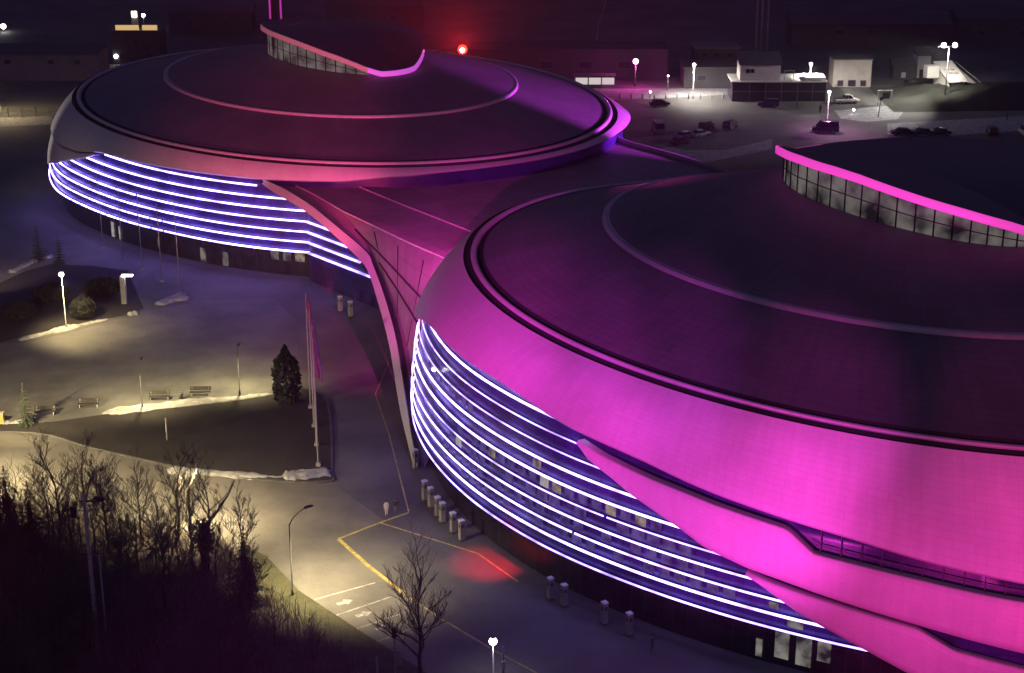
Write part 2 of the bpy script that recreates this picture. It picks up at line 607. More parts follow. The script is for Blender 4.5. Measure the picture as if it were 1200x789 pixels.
class Shell:
    def __init__(s, c, ax, ang, zr, rise, k=0.2):
        s.c, s.ax, s.a, s.zr, s.rise, s.k = Vector(c), ax, R(ang), zr, rise, k
        s.rm = (ax[0] + ax[1]) / 2

    def pt(s, th, rho, z):
        u = s.ax[0] * rho * math.cos(R(th))
        v = s.ax[1] * rho * math.sin(R(th))
        ca, sa = math.cos(s.a), math.sin(s.a)
        return Vector((s.c[0] + u * ca - v * sa, s.c[1] + u * sa + v * ca, z))

    def st(s, S, T, z):
        ca, sa = math.cos(s.a), math.sin(s.a)
        return Vector((s.c[0] + S * ca - T * sa, s.c[1] + S * sa + T * ca, z))

    def rz(s, rho):
        return s.zr + s.rise * (math.sqrt(1 + s.k ** 2) - math.sqrt(rho * rho + s.k ** 2))

    def rho_st(s, S, T):
        return math.hypot(S / s.ax[0], T / s.ax[1])


NS = Shell((38.6, 170.9), (48.8, 36.5), -45.8, 23.0, 14.7)
FS = Shell((-29.9, 291.5), (51.8, 41.1), -47.6, 17.5, 10.6)

N0 = [(0, 1.105), (60, 1.12), (150, 1.15), (180, 1.15), (215, 1.173), (250, 1.168), (262, 1.157), (272, 1.137), (282, 1.12), (292, 1.108), (300, 1.105), (360, 1.105)]
N1 = [(0, 1.10), (60, 1.10), (180, 1.10), (220, 1.13), (245, 1.147), (266, 1.139), (280, 1.118), (300, 1.10), (360, 1.10)]
F0 = [(0, 1.04), (25, 1.045), (60, 1.08), (180, 1.10), (235, 1.14), (250, 1.14), (260, 1.11), (283, 1.07), (311, 1.062), (330, 1.055), (345, 1.04), (360, 1.04)]
F1 = [(0, 1.035), (25, 1.04), (60, 1.08), (180, 1.08), (250, 1.09), (267, 1.073), (302, 1.06), (330, 1.05), (345, 1.035), (360, 1.035)]


def wallN(th, z):
    t = (z - 4.5) / 13.5
    return smooth(N0, th) * (1 - t) + smooth(N1, th) * t + .012 * max(0, 1 - (2 * t - 1) ** 2)


def wallF(th, z):
    t = (z - 4.5) / 9.6
    return smooth(F0, th) * (1 - t) + smooth(F1, th) * t + .006 * max(0, 1 - (2 * t - 1) ** 2)


# lower edge of the upper cladding (theta, height)
N_E1 = [(0, 12.6), (30, 14), (60, 16), (150, 16), (190, 15.6), (210, 15.2), (218, 15.4), (225, 16.9), (230, 18.3), (236, 19.2), (254, 19.3), (257, 19.1), (261, 18.65),
        (264.6, 18.2), (267.6, 18), (271, 17.8), (275, 17.45), (278, 16.95), (282, 16.45), (286, 16.1), (289.3, 15.8), (295.5, 15.25), (302, 14.4),
        (311.4, 13.55), (330, 12.6), (360, 12.6)]
F_E1 = [(0, 17.1), (25, 17.0), (45, 16.3), (60, 15.2), (150, 13.5), (200, 12.2), (225, 12.2), (235, 12.3), (250, 12.6), (258, 13.2), (266.4, 14.6), (274, 14.8), (284, 15.1), (293, 15.3), (301, 15.4), (317, 15.85),
        (325, 16.6), (335, 17.0), (345, 17.1), (360, 17.1)]
# second and third swoops of the near arena
N_P2T = [(266.4, 16.95), (269.4, 16.4), (272, 16.1), (275.3, 15.75), (278.4, 15.5), (282.3, 15.1), (285.9, 14.85), (289.0, 14.6), (289.6, 14.4), (292.0, 12.85),
         (292.6, 12.85), (295.7, 12.7), (302.3, 12.3), (309, 11.75), (320, 11.0), (340, 10.2)]
N_P2B = [(266.4, 16.75), (267.9, 15.7), (270.8, 14.8), (273.2, 13.85), (274.9, 13.35), (278.8, 12.1), (281.1, 11.1), (283.3, 10.65), (285.7, 10.2), (289.1, 9.85),
         (293.3, 9.3), (301.9, 8.3), (306.7, 7.65), (312.1, 6.95), (340, 5.0)]
N_P3T = [(285.6, 9.6), (288, 9.2), (290.5, 8.9), (302, 7.7), (302.6, 7.5), (305.6, 6.2), (306.2, 6.05), (312.5, 5.15), (340, 3.4)]
N_P3B = [(285.6, 9.45), (287.7, 8.55), (290.9, 7.0), (294.3, 5.85), (298.5, 4.4), (301.6, 3.35), (310, 0.2), (312, 0.02), (340, 0.02)]
F_P2T = [(205, 11.2), (225, 11.3), (235, 11.5), (250, 11.9), (258, 12.6), (264.2, 13.75)]
F_P2B = [(205, 4.5), (225, 4.8), (235, 5.8), (242, 7.6), (248, 9.0), (254.7, 10.9), (260, 12.2), (264.2, 13.6)]


def frange(a, b, st):
    n = max(1, int(round((b - a) / st)))
    return [a + (b - a) * i / n for i in range(n + 1)]


def arena(shell, wall, e1, root, lean=0.35):
    """roof, ring gutter, upper cladding and glass drum of one arena"""
    s = shell
    O = root.location
    th_all = frange(0, 360, 1.5)
    arc = [0.0]
    for a, b in zip(th_all, th_all[1:]):
        arc.append(arc[-1] + (s.pt(a, 1.05, 0) - s.pt(b, 1.05, 0)).length)
    U = dict(zip(th_all, arc))
    # roof dome, outer and inner parts with a raised step between
    rhos = [0.9745, 0.94, 0.9, 0.85, 0.8, 0.75, 0.7, 0.668]
    mb = MB()
    mb.grid([[s.pt(t, r, s.rz(r)) for t in th_all] for r in rhos],
            lambda i, j: (arc[j], rhos[i] * s.rm))
    mb.build('outer_roof', 'roof_metal', root, True, O)
    rin = [0.652, 0.6, 0.5, 0.4, 0.3, 0.2, 0.12, 0.06, 0.0]
    mb = MB()
    mb.grid([[s.pt(t, r, s.rz(r) + .25) for t in th_all] for r in rin],
            lambda i, j: (arc[j], rin[i] * s.rm))
    mb.build('inner_roof', 'roof_metal', root, True, O)
    prof = [(0.670, -.15), (0.669, .12), (0.6675, .34), (0.6605, .34), (0.659, .2), (0.651, .2)]
    mb = MB()
    mb.grid([[s.pt(t, r, s.rz(r) + dz) for t in th_all] for r, dz in prof])
    mb.build('roof_step', 'trim_metal', root, True, O)
    # ring gutter: dark groove, bright lip, dark groove
    mb = MB()
    prof = [(0.975, s.rz(.9745) - s.zr + .08), (0.9765, -.5), (0.990, -.6), (0.991, .02)]
    mb.grid([[s.pt(t, r, s.zr + dz) for t in th_all] for r, dz in prof])
    prof = [(1.0062, .1), (1.0085, -.75), (1.024, -.8), (1.0265, -.15)]
    mb.grid([[s.pt(t, r, s.zr + dz) for t in th_all] for r, dz in prof])
    mb.build('gutter', 'groove', root, True, O)
    mb = MB()
    prof = [(0.9905, .0), (0.991, .22), (0.995, .38), (1.001, .42), (1.006, .30), (1.0075, .08)]
    mb.grid([[s.pt(t, r, s.zr + dz) for t in th_all] for r, dz in prof])
    mb.build('ring_lip', 'trim_metal', root, True, O)
    # upper cladding from the ring out and down to its lower edge
    mb = MB()
    rows = []
    nt = 12
    for i in range(nt + 1):
        t = i / nt
        row = []
        for th in th_all:
            ze = smooth(e1, th, 1.5)
            re = wall(th, ze) + .016
            z0 = s.zr - .12
            row.append(s.pt(th, 1.027 + (re - 1.027) * (t * (1 + lean) - lean * t * t), z0 + (ze - z0) * (t * (1 - lean) + lean * t * t)))
        rows.append(row)
    span = 9.0
    mb.grid(rows, lambda i, j: (arc[j], i / nt * span))
    last = rows[-1]
    sof = [s.pt(th, wall(th, smooth(e1, th, 1.5)) - .02, smooth(e1, th, 1.5) + .12) for th in th_all]
    lip = [s.pt(th, wall(th, smooth(e1, th, 1.5)) + .013, smooth(e1, th, 1.5) - .22) for th in th_all]
    mb.grid([last, lip, sof])
    mb.build('upper_cladding', 'cladding', root, True, O)
    # glass drum and recessed entrance level
    zs = [4.2, 6, 8, 10, 12, 14, 16, 18, 19.6]
    mb = MB()
    zt = [[min(z, smooth(e1, th, 1.5) + .1) for th in th_all] for z in zs]
    mb.grid([[s.pt(th, wall(th, zt[i][j]) - .012, zt[i][j]) for j, th in enumerate(th_all)] for i in range(len(zs))],
            lambda i, j: (arc[j], zs[i] - 4.5))
    mb.build('glass_facade', 'glass_wall', root, True, O)
    mb = MB()
    mb.grid([[s.pt(th, wall(th, 4.2) - .012, 4.2) for th in th_all], [s.pt(th, wall(th, 4.2) - .045, 4.25) for th in th_all]])
    mb.build('soffit', 'wall_dark', root, False, O)
    mb = MB()
    mb.grid([[s.pt(th, wall(th, 4.2) - .045, 0.0) for th in th_all], [s.pt(th, wall(th, 4.2) - .045, 4.25) for th in th_all]],
            lambda i, j: (arc[j], i * 4.2))
    mb.build('entrance_wall', 'base_glass', root, False, O)


def led(shell, wall, root, z, a, b, m='led', gaps=(), r=0.115):
    th = frange(a, b, 0.75)
    segs, cur = [], []
    for t in th:
        cur.append(t)
    cuts = sorted(g for g in gaps if a < g < b)
    bounds = [a] + cuts + [b]
    mb = MB()
    for x, y in zip(bounds, bounds[1:]):
        x2 = x + (.2 if x != a else 0)
        y2 = y - (.2 if y != b else 0)
        if y2 - x2 < .05:
            continue
        tt = frange(x2, y2, .75)
        rows = []
        for dr, dz in ((.0055, -r), (.0055 + r * 1.7 / shell.rm, -r), (.0055 + r * 1.7 / shell.rm, r), (.0055, r)):
            rows.append([shell.pt(t, wall(t, z) - .008 + dr, z + dz) for t in tt])
        rows.append(rows[0])
        mb.grid(rows)
        for e in (0, -1):
            mb.quad([rows[k][e] for k in range(4)])
    return mb.build('led_strip', m, root, False, root.location)


def swoop(shell, wall, root, top, bot, a, b, off, name):
    th = frange(a, b, 0.5)
    rows = []
    nt = 6
    O = root.location
    for i in range(nt + 1):
        t = i / nt
        row = []
        for x in th:
            z = interp(top, x) * (1 - t) + interp(bot, x) * t
            row.append(shell.pt(x, wall(x, z) + off + .004 * math.sin(math.pi * t), z))
        rows.append(row)
    mb = MB()
    L = [0.0]
    for p, q in zip(rows[3], rows[3][1:]):
        L.append(L[-1] + (p - q).length)
    # inner returns give the cladding its thickness
    ti = [shell.pt(x, wall(x, interp(top, x)) - .014, interp(top, x) + .05) for x in th]
    bi = [shell.pt(x, wall(x, interp(bot, x)) - .014, interp(bot, x) + .05) for x in th]
    tl = [shell.pt(x, wall(x, interp(top, x)) + off - .003, interp(top, x) + .12) for x in th]
    mb.grid([ti, tl] + rows + [bi], lambda i, j: (L[j], i * 1.0))
    return mb.build(name, 'cladding', root, True, O)


def skylight(shell, root, zp, c, ab, rim_m, bulge, violet=False):
    """tilted lens of a roof with a glazed crescent under its rim"""
    s = shell
    O = root.location
    n = 96

    def roofz(S, T):
        return s.rz(s.rho_st(S, T)) + .25

    def st(i, k=1.0):
        p = 2 * math.pi * i / n
        return c[0] + ab[0] * k * math.cos(p), c[1] + (ab[1] if math.sin(p) < 0 else ab[2]) * k * math.sin(p)

    def rimz(S, T):
        a = math.degrees(math.atan2((T - c[1]) / (ab[1] if T < c[1] else ab[2]), (S - c[0]) / ab[0])) % 360
        return max(roofz(S, T) + .35, interp(zp, a))
    rim = [(*st(i, 1.07), rimz(*st(i, 1.07))) for i in range(n)]
    # glazing
    mb = MB()
    gl = []
    lens = [0.0]
    for i in range(n + 1):
        S, T = st(i)
        gl.append((s.st(S, T, roofz(S, T) - .1), s.st(S, T, rimz(*st(i, 1.07)) - .35)))
        if i:
            lens.append(lens[-1] + (gl[-1][0] - gl[-2][0]).length)
    mb.grid([[g[0] for g in gl], [g[1] for g in gl]], lambda i, j: (lens[j], i * 4))
    gz = mb.build('skylight_glass', 'sky_glass', root, False, O)
    mb = MB()
    for i in range(0, n, 2):
        S, T = st(i, 1.004)
        z0, z1 = roofz(S, T), rimz(*st(i, 1.07)) - .4
        if z1 - z0 > .5:
            mb.tube([s.st(S, T, z0), s.st(S, T, z1)], .09, 4)
    for f in (.5,):
        pts = [s.st(*st(i, 1.004), roofz(*st(i)) + (rimz(*st(i, 1.07)) - .4 - roofz(*st(i))) * f) for i in range(n + 1)]
        mb.tube(pts, .06, 4)
    mb.build('mullion_grid', 'mullion', root, False, O)
    # rim fascia
    h = 0.85

    def band(idx, m, nm):
        b = MB()
        rr = [[s.st(*st(i, 1.0), rimz(*st(i, 1.07)) - .38) for i in idx],
              [s.st(*st(i, 1.065), rimz(*st(i, 1.07)) - .38) for i in idx],
              [s.st(*st(i, 1.075), rimz(*st(i, 1.07)) - .3) for i in idx],
              [s.st(*st(i, 1.075), rimz(*st(i, 1.07)) + h - .4) for i in idx],
              [s.st(*st(i, 1.06), rimz(*st(i, 1.07)) + h - .34) for i in idx]]
        b.grid(rr)
        b.build(nm, m, root, True, O)
    if violet:
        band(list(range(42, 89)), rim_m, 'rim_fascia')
        band(list(range(88, 107)), 'rim_violet', 'rim_glow')
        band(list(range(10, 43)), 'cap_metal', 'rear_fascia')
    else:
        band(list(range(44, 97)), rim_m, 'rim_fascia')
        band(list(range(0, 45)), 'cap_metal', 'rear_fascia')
    # cap
    mb = MB()
    ks = [1.062, 1.0, .9, .75, .6, .45, .3, .15, 0.0]
    rows = []
    cz = sum(r[2] for r in rim) / n
    for k in ks:
        row = []
        for i in range(n + 1):
            S, T = st(i, k)
            z = rimz(*st(i, 1.07)) + h - .36
            kk = k / 1.062
            row.append(s.st(S, T, z * kk ** 1.5 + (cz + h) * (1 - kk ** 1.5) + bulge * (1 - kk ** 2.4)))
        rows.append(row)
    mb.grid(rows, lambda i, j: (lens[j], ks[i] * 12))
    mb.build('skylight_cap', 'cap_metal', root, True, O)


near = thing('arena', 'near large oval arena with bright pink cladding and white LED bands', 'arena', (38.6, 170.9, 0))
far = thing('arena', 'far oval arena with dark red roof edge and grey left end', 'arena', (-29.9, 291.5, 0))
arena(NS, wallN, N_E1, near, 0.30)
arena(FS, wallF, F_E1, far, 0.25)
N_RIM = [(0, 32.2), (15, 32.6), (30, 33.4), (60, 34.4), (90, 35.0), (120, 35.0), (150, 34.9), (170, 35.0), (180, 35.2), (190, 35.9), (200, 36.4), (210, 36.8), (220, 37.1), (240, 37.4), (260, 37.4), (270, 37.2), (280, 36.8),
         (290, 36.35), (310, 35.4), (330, 34.3), (345, 33.3), (360, 32.2)]
F_RIM = [(0, 24.4), (15, 24.7), (30, 26.0), (60, 28.0), (90, 28.8), (120, 28.6), (150, 28.0), (170, 27.5), (180, 27.4), (190, 27.9), (200, 28.3), (210, 28.7), (220, 29.0), (240, 29.3), (260, 29.2), (270, 29.0), (280, 28.7),
         (290, 28.2), (300, 27.6), (310, 27.0), (320, 26.2), (330, 25.3), (340, 24.6), (350, 24.2), (360, 24.4)]
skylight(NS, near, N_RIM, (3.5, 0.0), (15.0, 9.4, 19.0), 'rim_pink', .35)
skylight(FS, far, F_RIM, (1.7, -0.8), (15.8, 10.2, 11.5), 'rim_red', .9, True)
swoop(NS, wallN, near, N_P2T, N_P2B, 266.4, 340, .012, 'middle_cladding')
swoop(NS, wallN, near, N_P3T, N_P3B, 285.6, 340, .011, 'lower_cladding')
swoop(FS, wallF, far, F_P2T, F_P2B, 205, 264.2, .008, 'lower_cladding')
# near strips: bottom to top, clipped by the cladding edges
ENDS = [298.4, 294.2, 290.8, 287.5, 284.2, 279.0, 275.2, 270.9, 266.6, 267.8]
STARTS = [214, 214, 213, 213, 213, 214, 216, 219, 224.5, 229.5]
for k in range(10):
    g = [262.0 + k * 2] if k in (2, 4, 7) else []
    led(NS, wallN, near, 4.5 + 1.5 * k, STARTS[k], ENDS[k], 'led_dim' if k in (0, 4, 7, 8) else 'led', g, .06 if k in (4, 7, 8) else .075 if k in (0, 2, 3) else .095)
FEND = [310.8, 310.8, 310.8, 310.8, 310.3, 307.2, 301.7]
FST = [232, 234, 238, 246.5, 253.5, 259.3, 266.7]
for k in range(7):
    g = [250 + 2.9 * i for i in range(12)] if k < 2 else ([253 + 2.9 * i for i in range(8)] if k == 2 else ([258.7, 264.5, 270.3, 276] if k == 3 else []))
    led(FS, wallF, far, 4.5 + 1.6 * k, FST[k], FEND[k], 'led_far', g, r=.105)


# lit rooms behind the near facade: panes between the strips
def pane(shell, wall, root, th, dth, z0, z1, m, off=.006, name='window'):
    mb = MB()
    a, b = th - dth / 2, th + dth / 2
    O = root.location
    P = [shell.pt(a, wall(a, z0) - .012 + off, z0), shell.pt(b, wall(b, z0) - .012 + off, z0),
         shell.pt(b, wall(b, z1) - .012 + off, z1), shell.pt(a, wall(a, z1) - .012 + off, z1)]
    mb.quad(P, [(0, 0), (1, 0), (1, 1), (0, 1)])
    return mb.build(name, m, root, False, O)


wr = random.Random(5)
for row, (z0, z1, a0, a1) in enumerate([(12.3, 13.15, 250, 262), (10.75, 11.85, 246, 277), (9.25, 10.35, 244, 280), (7.75, 8.85, 242, 284), (6.3, 7.3, 240, 284), (13.8, 14.7, 234, 250)]):
    th = a0
    while th < a1:
        w = 1.25 if row != 2 else 1.5
        p = wr.random()
        if row == 0:
            m = 'room_warm' if p < .5 else None
        elif row == 1:
            m = 'room_white' if p < .1 else 'room_warm' if p < .22 else 'room_violet' if p < .92 else None
        elif row == 2:
            m = 'room_white' if p < .05 else 'room_violet' if p < .8 else None
        else:
            m = 'room_violet' if p < .78 else None
        if m:
            pane(NS, wallN, near, th, w, z0, z1, m)
        th += 1.75
# small interior lamps seen through the glass
for th, z in ((237.5, 14.9),):
    p = NS.pt(th, wallN(th, z) + .004, z)
    mb = MB()
    mb.lathe([(0.0, -.22), (.16, -.16), (.22, 0), (.16, .16), (0.0, .22)], p, 8)
    mb.build('ceiling_lamp', 'lens_white', near, True, near.location)
# lit hall at ground level, right of the near facade, and the far entrance
def wallNb(th, z):
    return wallN(th, 4.2) - .045 + .012


def wallFb(th, z):
    return wallF(th, 4.2) - .045 + .012


for th, w, z0, z1, m in ((289.0, 1.5, .8, 3.9, 'hall_grey'), (291.3, 1.6, .6, 3.8, 'hall_grey'), (293.4, 1.4, 1.5, 3.8, 'hall_grey'), (286.6, .7, .4, 2.2, 'hall_grey')):
    pane(NS, wallNb, near, th, w, z0, z1, m, .004, 'entrance_window')
for th, w, z0, z1, m in ((290.5, 1.6, 4.95, 5.7, 'hall_grey'), (288.3, 1.0, 6.5, 7.1, 'hall_grey')):
    pane(NS, wallN, near, th, w, z0, z1, m, .006, 'window')
for th, w, z0, z1, m in ((303.8, 1.5, 2.3, 3.9, 'hall_grey'), (306.2, 1.5, 2.3, 3.9, 'hall_grey'), (308.6, 1.8, 2.3, 3.9, 'room_warm'), (289.0, 1.2, .2, 2.4, 'hall_grey'), (293.8, 1.2, .2, 2.4, 'hall_grey'),
                         (266.0, .9, .2, 2.7, 'room_white'), (268.2, .7, .2, 2.4, 'room_white'), (278.6, .4, .8, 2.6, 'hall_grey')):
    pane(FS, wallFb, far, th, w, z0, z1, m, .004, 'entrance_window')
# railing and posts in the long opening of the near cladding
mb = MB()
tt = frange(291.5, 335, .7)
mb.tube([NS.pt(t, wallN(t, 13) - .004, interp(N_P2T, t) + .75) for t in tt], .05, 4)
for t in frange(292.5, 335, 1.9):
    zt = smooth(N_E1, t, 1.5)
    zb = interp(N_P2T, t) - .3
    mb.tube([NS.pt(t, wallN(t, zb) - .006, zb), NS.pt(t, wallN(t, zt) - .006, zt)], .05, 4)
mb.build('balcony_railing', 'recess', near, False, near.location)

# ------------------------------------------------------------------ the link between the arenas
link = thing('link_hall', 'low hall joining the two arenas under a swept maroon roof', 'hall', (-10, 225, 0))
LO = link.location
beam_l = [(298, 209, 14.3), (320, 225, 14.2), (337, 235, 14.0), (358, 248, 13.6), (385, 270, 12.8), (422, 305, 11.0), (433, 323, 9.8), (441, 348, 8.4), (450, 380, 6.9), (458, 415, 5.4),
          (468, 477, 2.9), (476, 512, 1.4), (484, 546, 0.0)]
beam_r = [(303, 208), (328, 219), (346, 229), (367, 243), (394, 265), (429, 295), (437.5, 312), (448, 340), (458, 373), (466, 409), (476, 473), (482, 510), (489, 545)]
Pl = spline([at(*p) for p in beam_l], 4)
Pr = spline([at(p[0], p[1], q[2] + .75) for p, q in zip(beam_r, beam_l)], 4)
nb = len(Pl)
inward = Vector((.83, .56, 0))
mb = MB()
Pb = [p + inward * .25 + Vector((0, 0, -.9)) for p in Pr]
Pu = [p + inward * .7 + Vector((0, 0, -.25)) for p in Pl]
mb.grid([Pu, Pl])
mb.grid([Pl, Pr])
mb.grid([Pr, Pb])
mb.build('edge_beam', 'cladding', link, True, LO)
# gutter behind the beam, then the roof rows
Pg = [p + inward * .75 + Vector((0, 0, -.95)) for p in Pr]
mb = MB()
mb.grid([Pb, Pg])
mb.build('beam_gutter', 'groove', link, False, LO)


def lerp_pts(P, n):
    L = [0.0]
    for a, b in zip(P, P[1:]):
        L.append(L[-1] + (b - a).length)
    out = []
    for i in range(n):
        t = L[-1] * i / (n - 1)
        for k in range(len(P) - 1):
            if t <= L[k + 1] + 1e-6:
                f = (t - L[k]) / max(1e-6, L[k + 1] - L[k])
                out.append(P[k].lerp(P[k + 1], f))
                break
    return out


nr = 40
row0 = lerp_pts([p + inward * .2 + Vector((0, 0, .25)) for p in Pg], nr)
L1 = lerp_pts([at(318, 200, 14.3), at(333, 212, 14.3), at(367, 228, 14.3), at(403, 249, 14.3), at(433, 263, 14.25), at(483, 287, 14.15), at(520, 303, 14.0), Vector((-2, 199, 13.6))], nr)
L2 = lerp_pts([at(385, 203, 14.5), at(405, 213, 14.5), at(470, 240, 14.5), at(552, 272, 14.4), Vector((4, 204, 14.0))], nr)
L25 = lerp_pts([at(560, 190, 14.6), at(620, 215, 14.6), Vector((16, 216, 14.4))], nr)
L3 = lerp_pts([at(700, 155, 14.3), at(735, 170, 14.3), at(797, 187, 14.3), Vector((46, 230, 14.2))], nr)
rows = [row0]
for A, B, n in ((row0, L1, 5), (L1, L2, 4), (L2, L25, 4), (L25, L3, 4)):
    for k in range(1, n + 1):
        rows.append([a.lerp(b, k / n) for a, b in zip(A, B)])
mb = MB()
mb.grid(rows, lambda i, j: (j * 1.6, i * 2.4))
mb.build('link_roof', 'deck_metal', link, True, LO)
for Lr in (L1, L2):
    mb = MB()
    mb.tube([p + Vector((0, 0, .08)) for p in Lr], .13, 6)
    mb.build('roof_seam', 'trim_metal', link, True, LO)
for a, b, f0, f1 in ((.35, .35, .42, 1.0), (.15, .15, .5, 1.0)):
    P = []
    for j in range(int(nr * f0), nr):
        P.append(row0[j].lerp(L1[j], a + .25) + Vector((0, 0, .03)))
    mb = MB()
    mb.tube(P, .13, 4)
    mb.build('roof_joint', 'groove', link, True, LO)
for j in (20, 24, 28, 32, 35):
    mb = MB()
    mb.tube([row0[j].lerp(L1[min(nr - 1, j + 1)], f) + Vector((0, 0, .02)) for f in (.1, .3, .5, .7, .9)], .11, 4)
    mb.build('roof_joint', 'groove', link, True, LO)
mb = MB()
mb.tube([p + Vector((0, 0, .3)) for p in L3], .45, 6)
mb.build('rear_parapet', 'wall_grey', link, True, LO)
# glass wall of the link under the roof
K = at(363, 296, 4.5)
D = (at(433, 323, 4.5) - K)
D.z = 0
D.normalize()
nrm = Vector((D.y, -D.x, 0))
if nrm.y > 0:
    nrm = -nrm
mb = MB()
wl = 34.0
tt = [i * wl / 34 for i in range(35)]
K0 = Vector((K.x, K.y, 0)) + nrm * .05
zs = [0, 4.2, 7, 10, 12.5]
mb.grid([[K0 + D * t + Vector((0, 0, min(z, 12.6 - .12 * t))) for t in tt] for z in zs], lambda i, j: (tt[j], zs[i] - 4.5))
mb.build('glass_facade', 'glass_wall', link, False, LO)
for k, ln in enumerate((15.8, 13.0, 10.0, 6.0)):
    z = 4.5 + 1.6 * k
    mb = MB()
    a, b = K0 + nrm * .3 + Vector((0, 0, z)), K0 + D * ln + nrm * .3 + Vector((0, 0, z))
    rowsx = []
    for dn, dz in ((-.2, -.12), (.1, -.12), (.1, .12), (-.2, .12), (-.2, -.12)):
        rowsx.append([a + nrm * dn + Vector((0, 0, dz)), b + nrm * dn + Vector((0, 0, dz))])
    mb.grid(rowsx)
    mb.build('led_strip', 'led_dim', link, False, LO)
#PART2

# ------------------------------------------------------------------ trees
def bare_tree(h, seed, spread=.5, forks=4, thin=1.0, name='bare_tree'):
    """trunk and a crown of twigs, at the origin; returns (trunk mesh builder, crown mesh builder)"""
    r = random.Random(seed)
    tr, cr = MB(), MB()
    top = h * .55
    n = 6
    pts, x, y = [], 0, 0
    for i in range(n + 1):
        pts.append((x, y, top * i / n))
        x += r.uniform(-.06, .06) * h * .2
        y += r.uniform(-.06, .06) * h * .2
    r0 = .016 * h * thin
    tr.tube(pts, [r0 * (1.25 - .75 * i / n) for i in range(n + 1)], 6)

    def limb(p, d, L, rad, dep):
        P = [Vector(p)]
        k = 3 if dep > 0 else 2
        for i in range(k):
            d = (d + Vector((r.uniform(-.25, .25), r.uniform(-.25, .25), r.uniform(-.05, .22)))).normalized()
            P.append(P[-1] + d * L / k)
        cr.tube(P, [max(.012, rad * (1 - .6 * i / k)) for i in range(k + 1)], 4 if dep > 1 else 3, cap=False)
        if dep == 0:
            return
        m = r.randint(3, 5) if dep > 1 else r.randint(4, 6)
        for i in range(m):
            f = .35 + .65 * (i + r.random() * .6) / m
            q = P[0].lerp(P[-1], f) if k < 3 else P[min(k - 1, int(f * k))].lerp(P[min(k, int(f * k) + 1)], f * k - int(f * k) if f < 1 else 0)
            a = r.uniform(0, 6.28)
            side = Vector((math.cos(a), math.sin(a), r.uniform(-.1, .5))).normalized()
            limb(q, (d * (1 - spread * .8) + side * spread).normalized(), L * r.uniform(.45, .68), rad * .5, dep - 1)
    base = [Vector(p) for p in pts]
    for i in range(forks + 3):
        f = .45 + .55 * i / (forks + 2)
        q = base[min(n - 1, int(f * n))].lerp(base[min(n, int(f * n) + 1)], f * n - int(f * n) if f < 1 else 1)
        a = i * 2.4 + r.uniform(-.5, .5)
        up = .55 + .9 * f
        limb(q, Vector((math.cos(a), math.sin(a), up)).normalized(), h * r.uniform(.28, .42) * (1.1 - .3 * f), r0 * (.62 - .25 * f), 3)
    limb(base[-1], Vector((0, 0, 1)), h * .42, r0 * .5, 3)
    return tr, cr


def place(name, parts, label, cat, loc, group=None, rz=0, s=1.0):
    t = thing(name, label, cat, loc, rz, group)
    t.scale = (s, s, s)
    for nm, mb, m in parts:
        mb.build(nm, m, t, nm in ('trunk',))
    return t


def spruce(h, seed, wid=.24, leaf='needles'):
    r = random.Random(seed)
    tr, cr = MB(), MB()
    tr.tube([(0, 0, 0), (0, 0, h * .5), (0, 0, h * .97)], [h * .018, h * .011, .02], 6)
    nl = int(h * 2.4)
    for i in range(nl):
        f = i / (nl - 1)
        z = h * (.06 + .93 * f)
        L = h * wid * (1 - f) ** .85 + .12
        nb_ = max(5, int(13 * (1 - f * .6)))
        for k in range(nb_):
            a = 6.28 * k / nb_ + i * .7 + r.uniform(-.2, .2)
            l = L * r.uniform(.65, 1.15)
            ca, sa = math.cos(a), math.sin(a)
            droop = r.uniform(.2, .45)
            m = 4
            prev = None
            for q in range(m):
                t0, t1 = q / m, (q + 1) / m
                for sgn in (-1, 1):
                    w_ = l * .28 * (1 - t0 * .7) * r.uniform(.7, 1.3)
                    x0, z0 = l * t0, z - droop * l * t0
                    x1, z1 = l * t1, z - droop * l * t1
                    xm = l * (t0 * .3 + t1 * .7)
                    cr.quad([(x0 * ca, x0 * sa, z0 + .06), (x1 * ca, x1 * sa, z1 + .04),
                             (xm * ca - sgn * w_ * sa, xm * sa + sgn * w_ * ca, z - droop * xm - w_ * .5 + r.uniform(-.05, .05))])
    cr.quad([(-.08, 0, h * .93), (.08, 0, h * .93), (0, 0, h * 1.02)])
    return tr, cr


def thuja(h, w_, seed):
    r = random.Random(seed)
    tr, cr = MB(), MB()
    tr.tube([(0, 0, 0), (0, 0, h * .8)], [.14, .04], 6)
    for i in range(1900):
        f = r.random()
        z = h * (.03 + .95 * f)
        rad = w_ * (math.sin(math.pi * min(1, .22 + .78 * f)) ** .6) * (1.0 if f < .75 else (1 - (f - .75) / .27))
        rr = rad * math.sqrt(r.uniform(.3, 1.1))
        a = r.uniform(0, 6.28)
        p = Vector((rr * math.cos(a), rr * math.sin(a), z))
        s = r.uniform(.16, .4)
        u = Vector((r.uniform(-1, 1), r.uniform(-1, 1), r.uniform(-.3, .3))).normalized() * s
        v = Vector((r.uniform(-.4, .4), r.uniform(-.4, .4), 1)).normalized() * s * 1.3
        cr.quad([p - u, p + v * .2 - u * .2, p + v, p + u])
    return tr, cr


# wood in the left foreground
WOOD = 'bare trees of the dark wood in the foreground'
protos = []
for sd, h in ((11, 10.5), (12, 9.5), (13, 11.5), (14, 8.5), (15, 10.0), (16, 9.0)):
    protos.append((h, bare_tree(h, sd, .5, 4)))
proto_obj = []
wlab = 'dark leafless tree in the crowded unlit wood at the lower left'


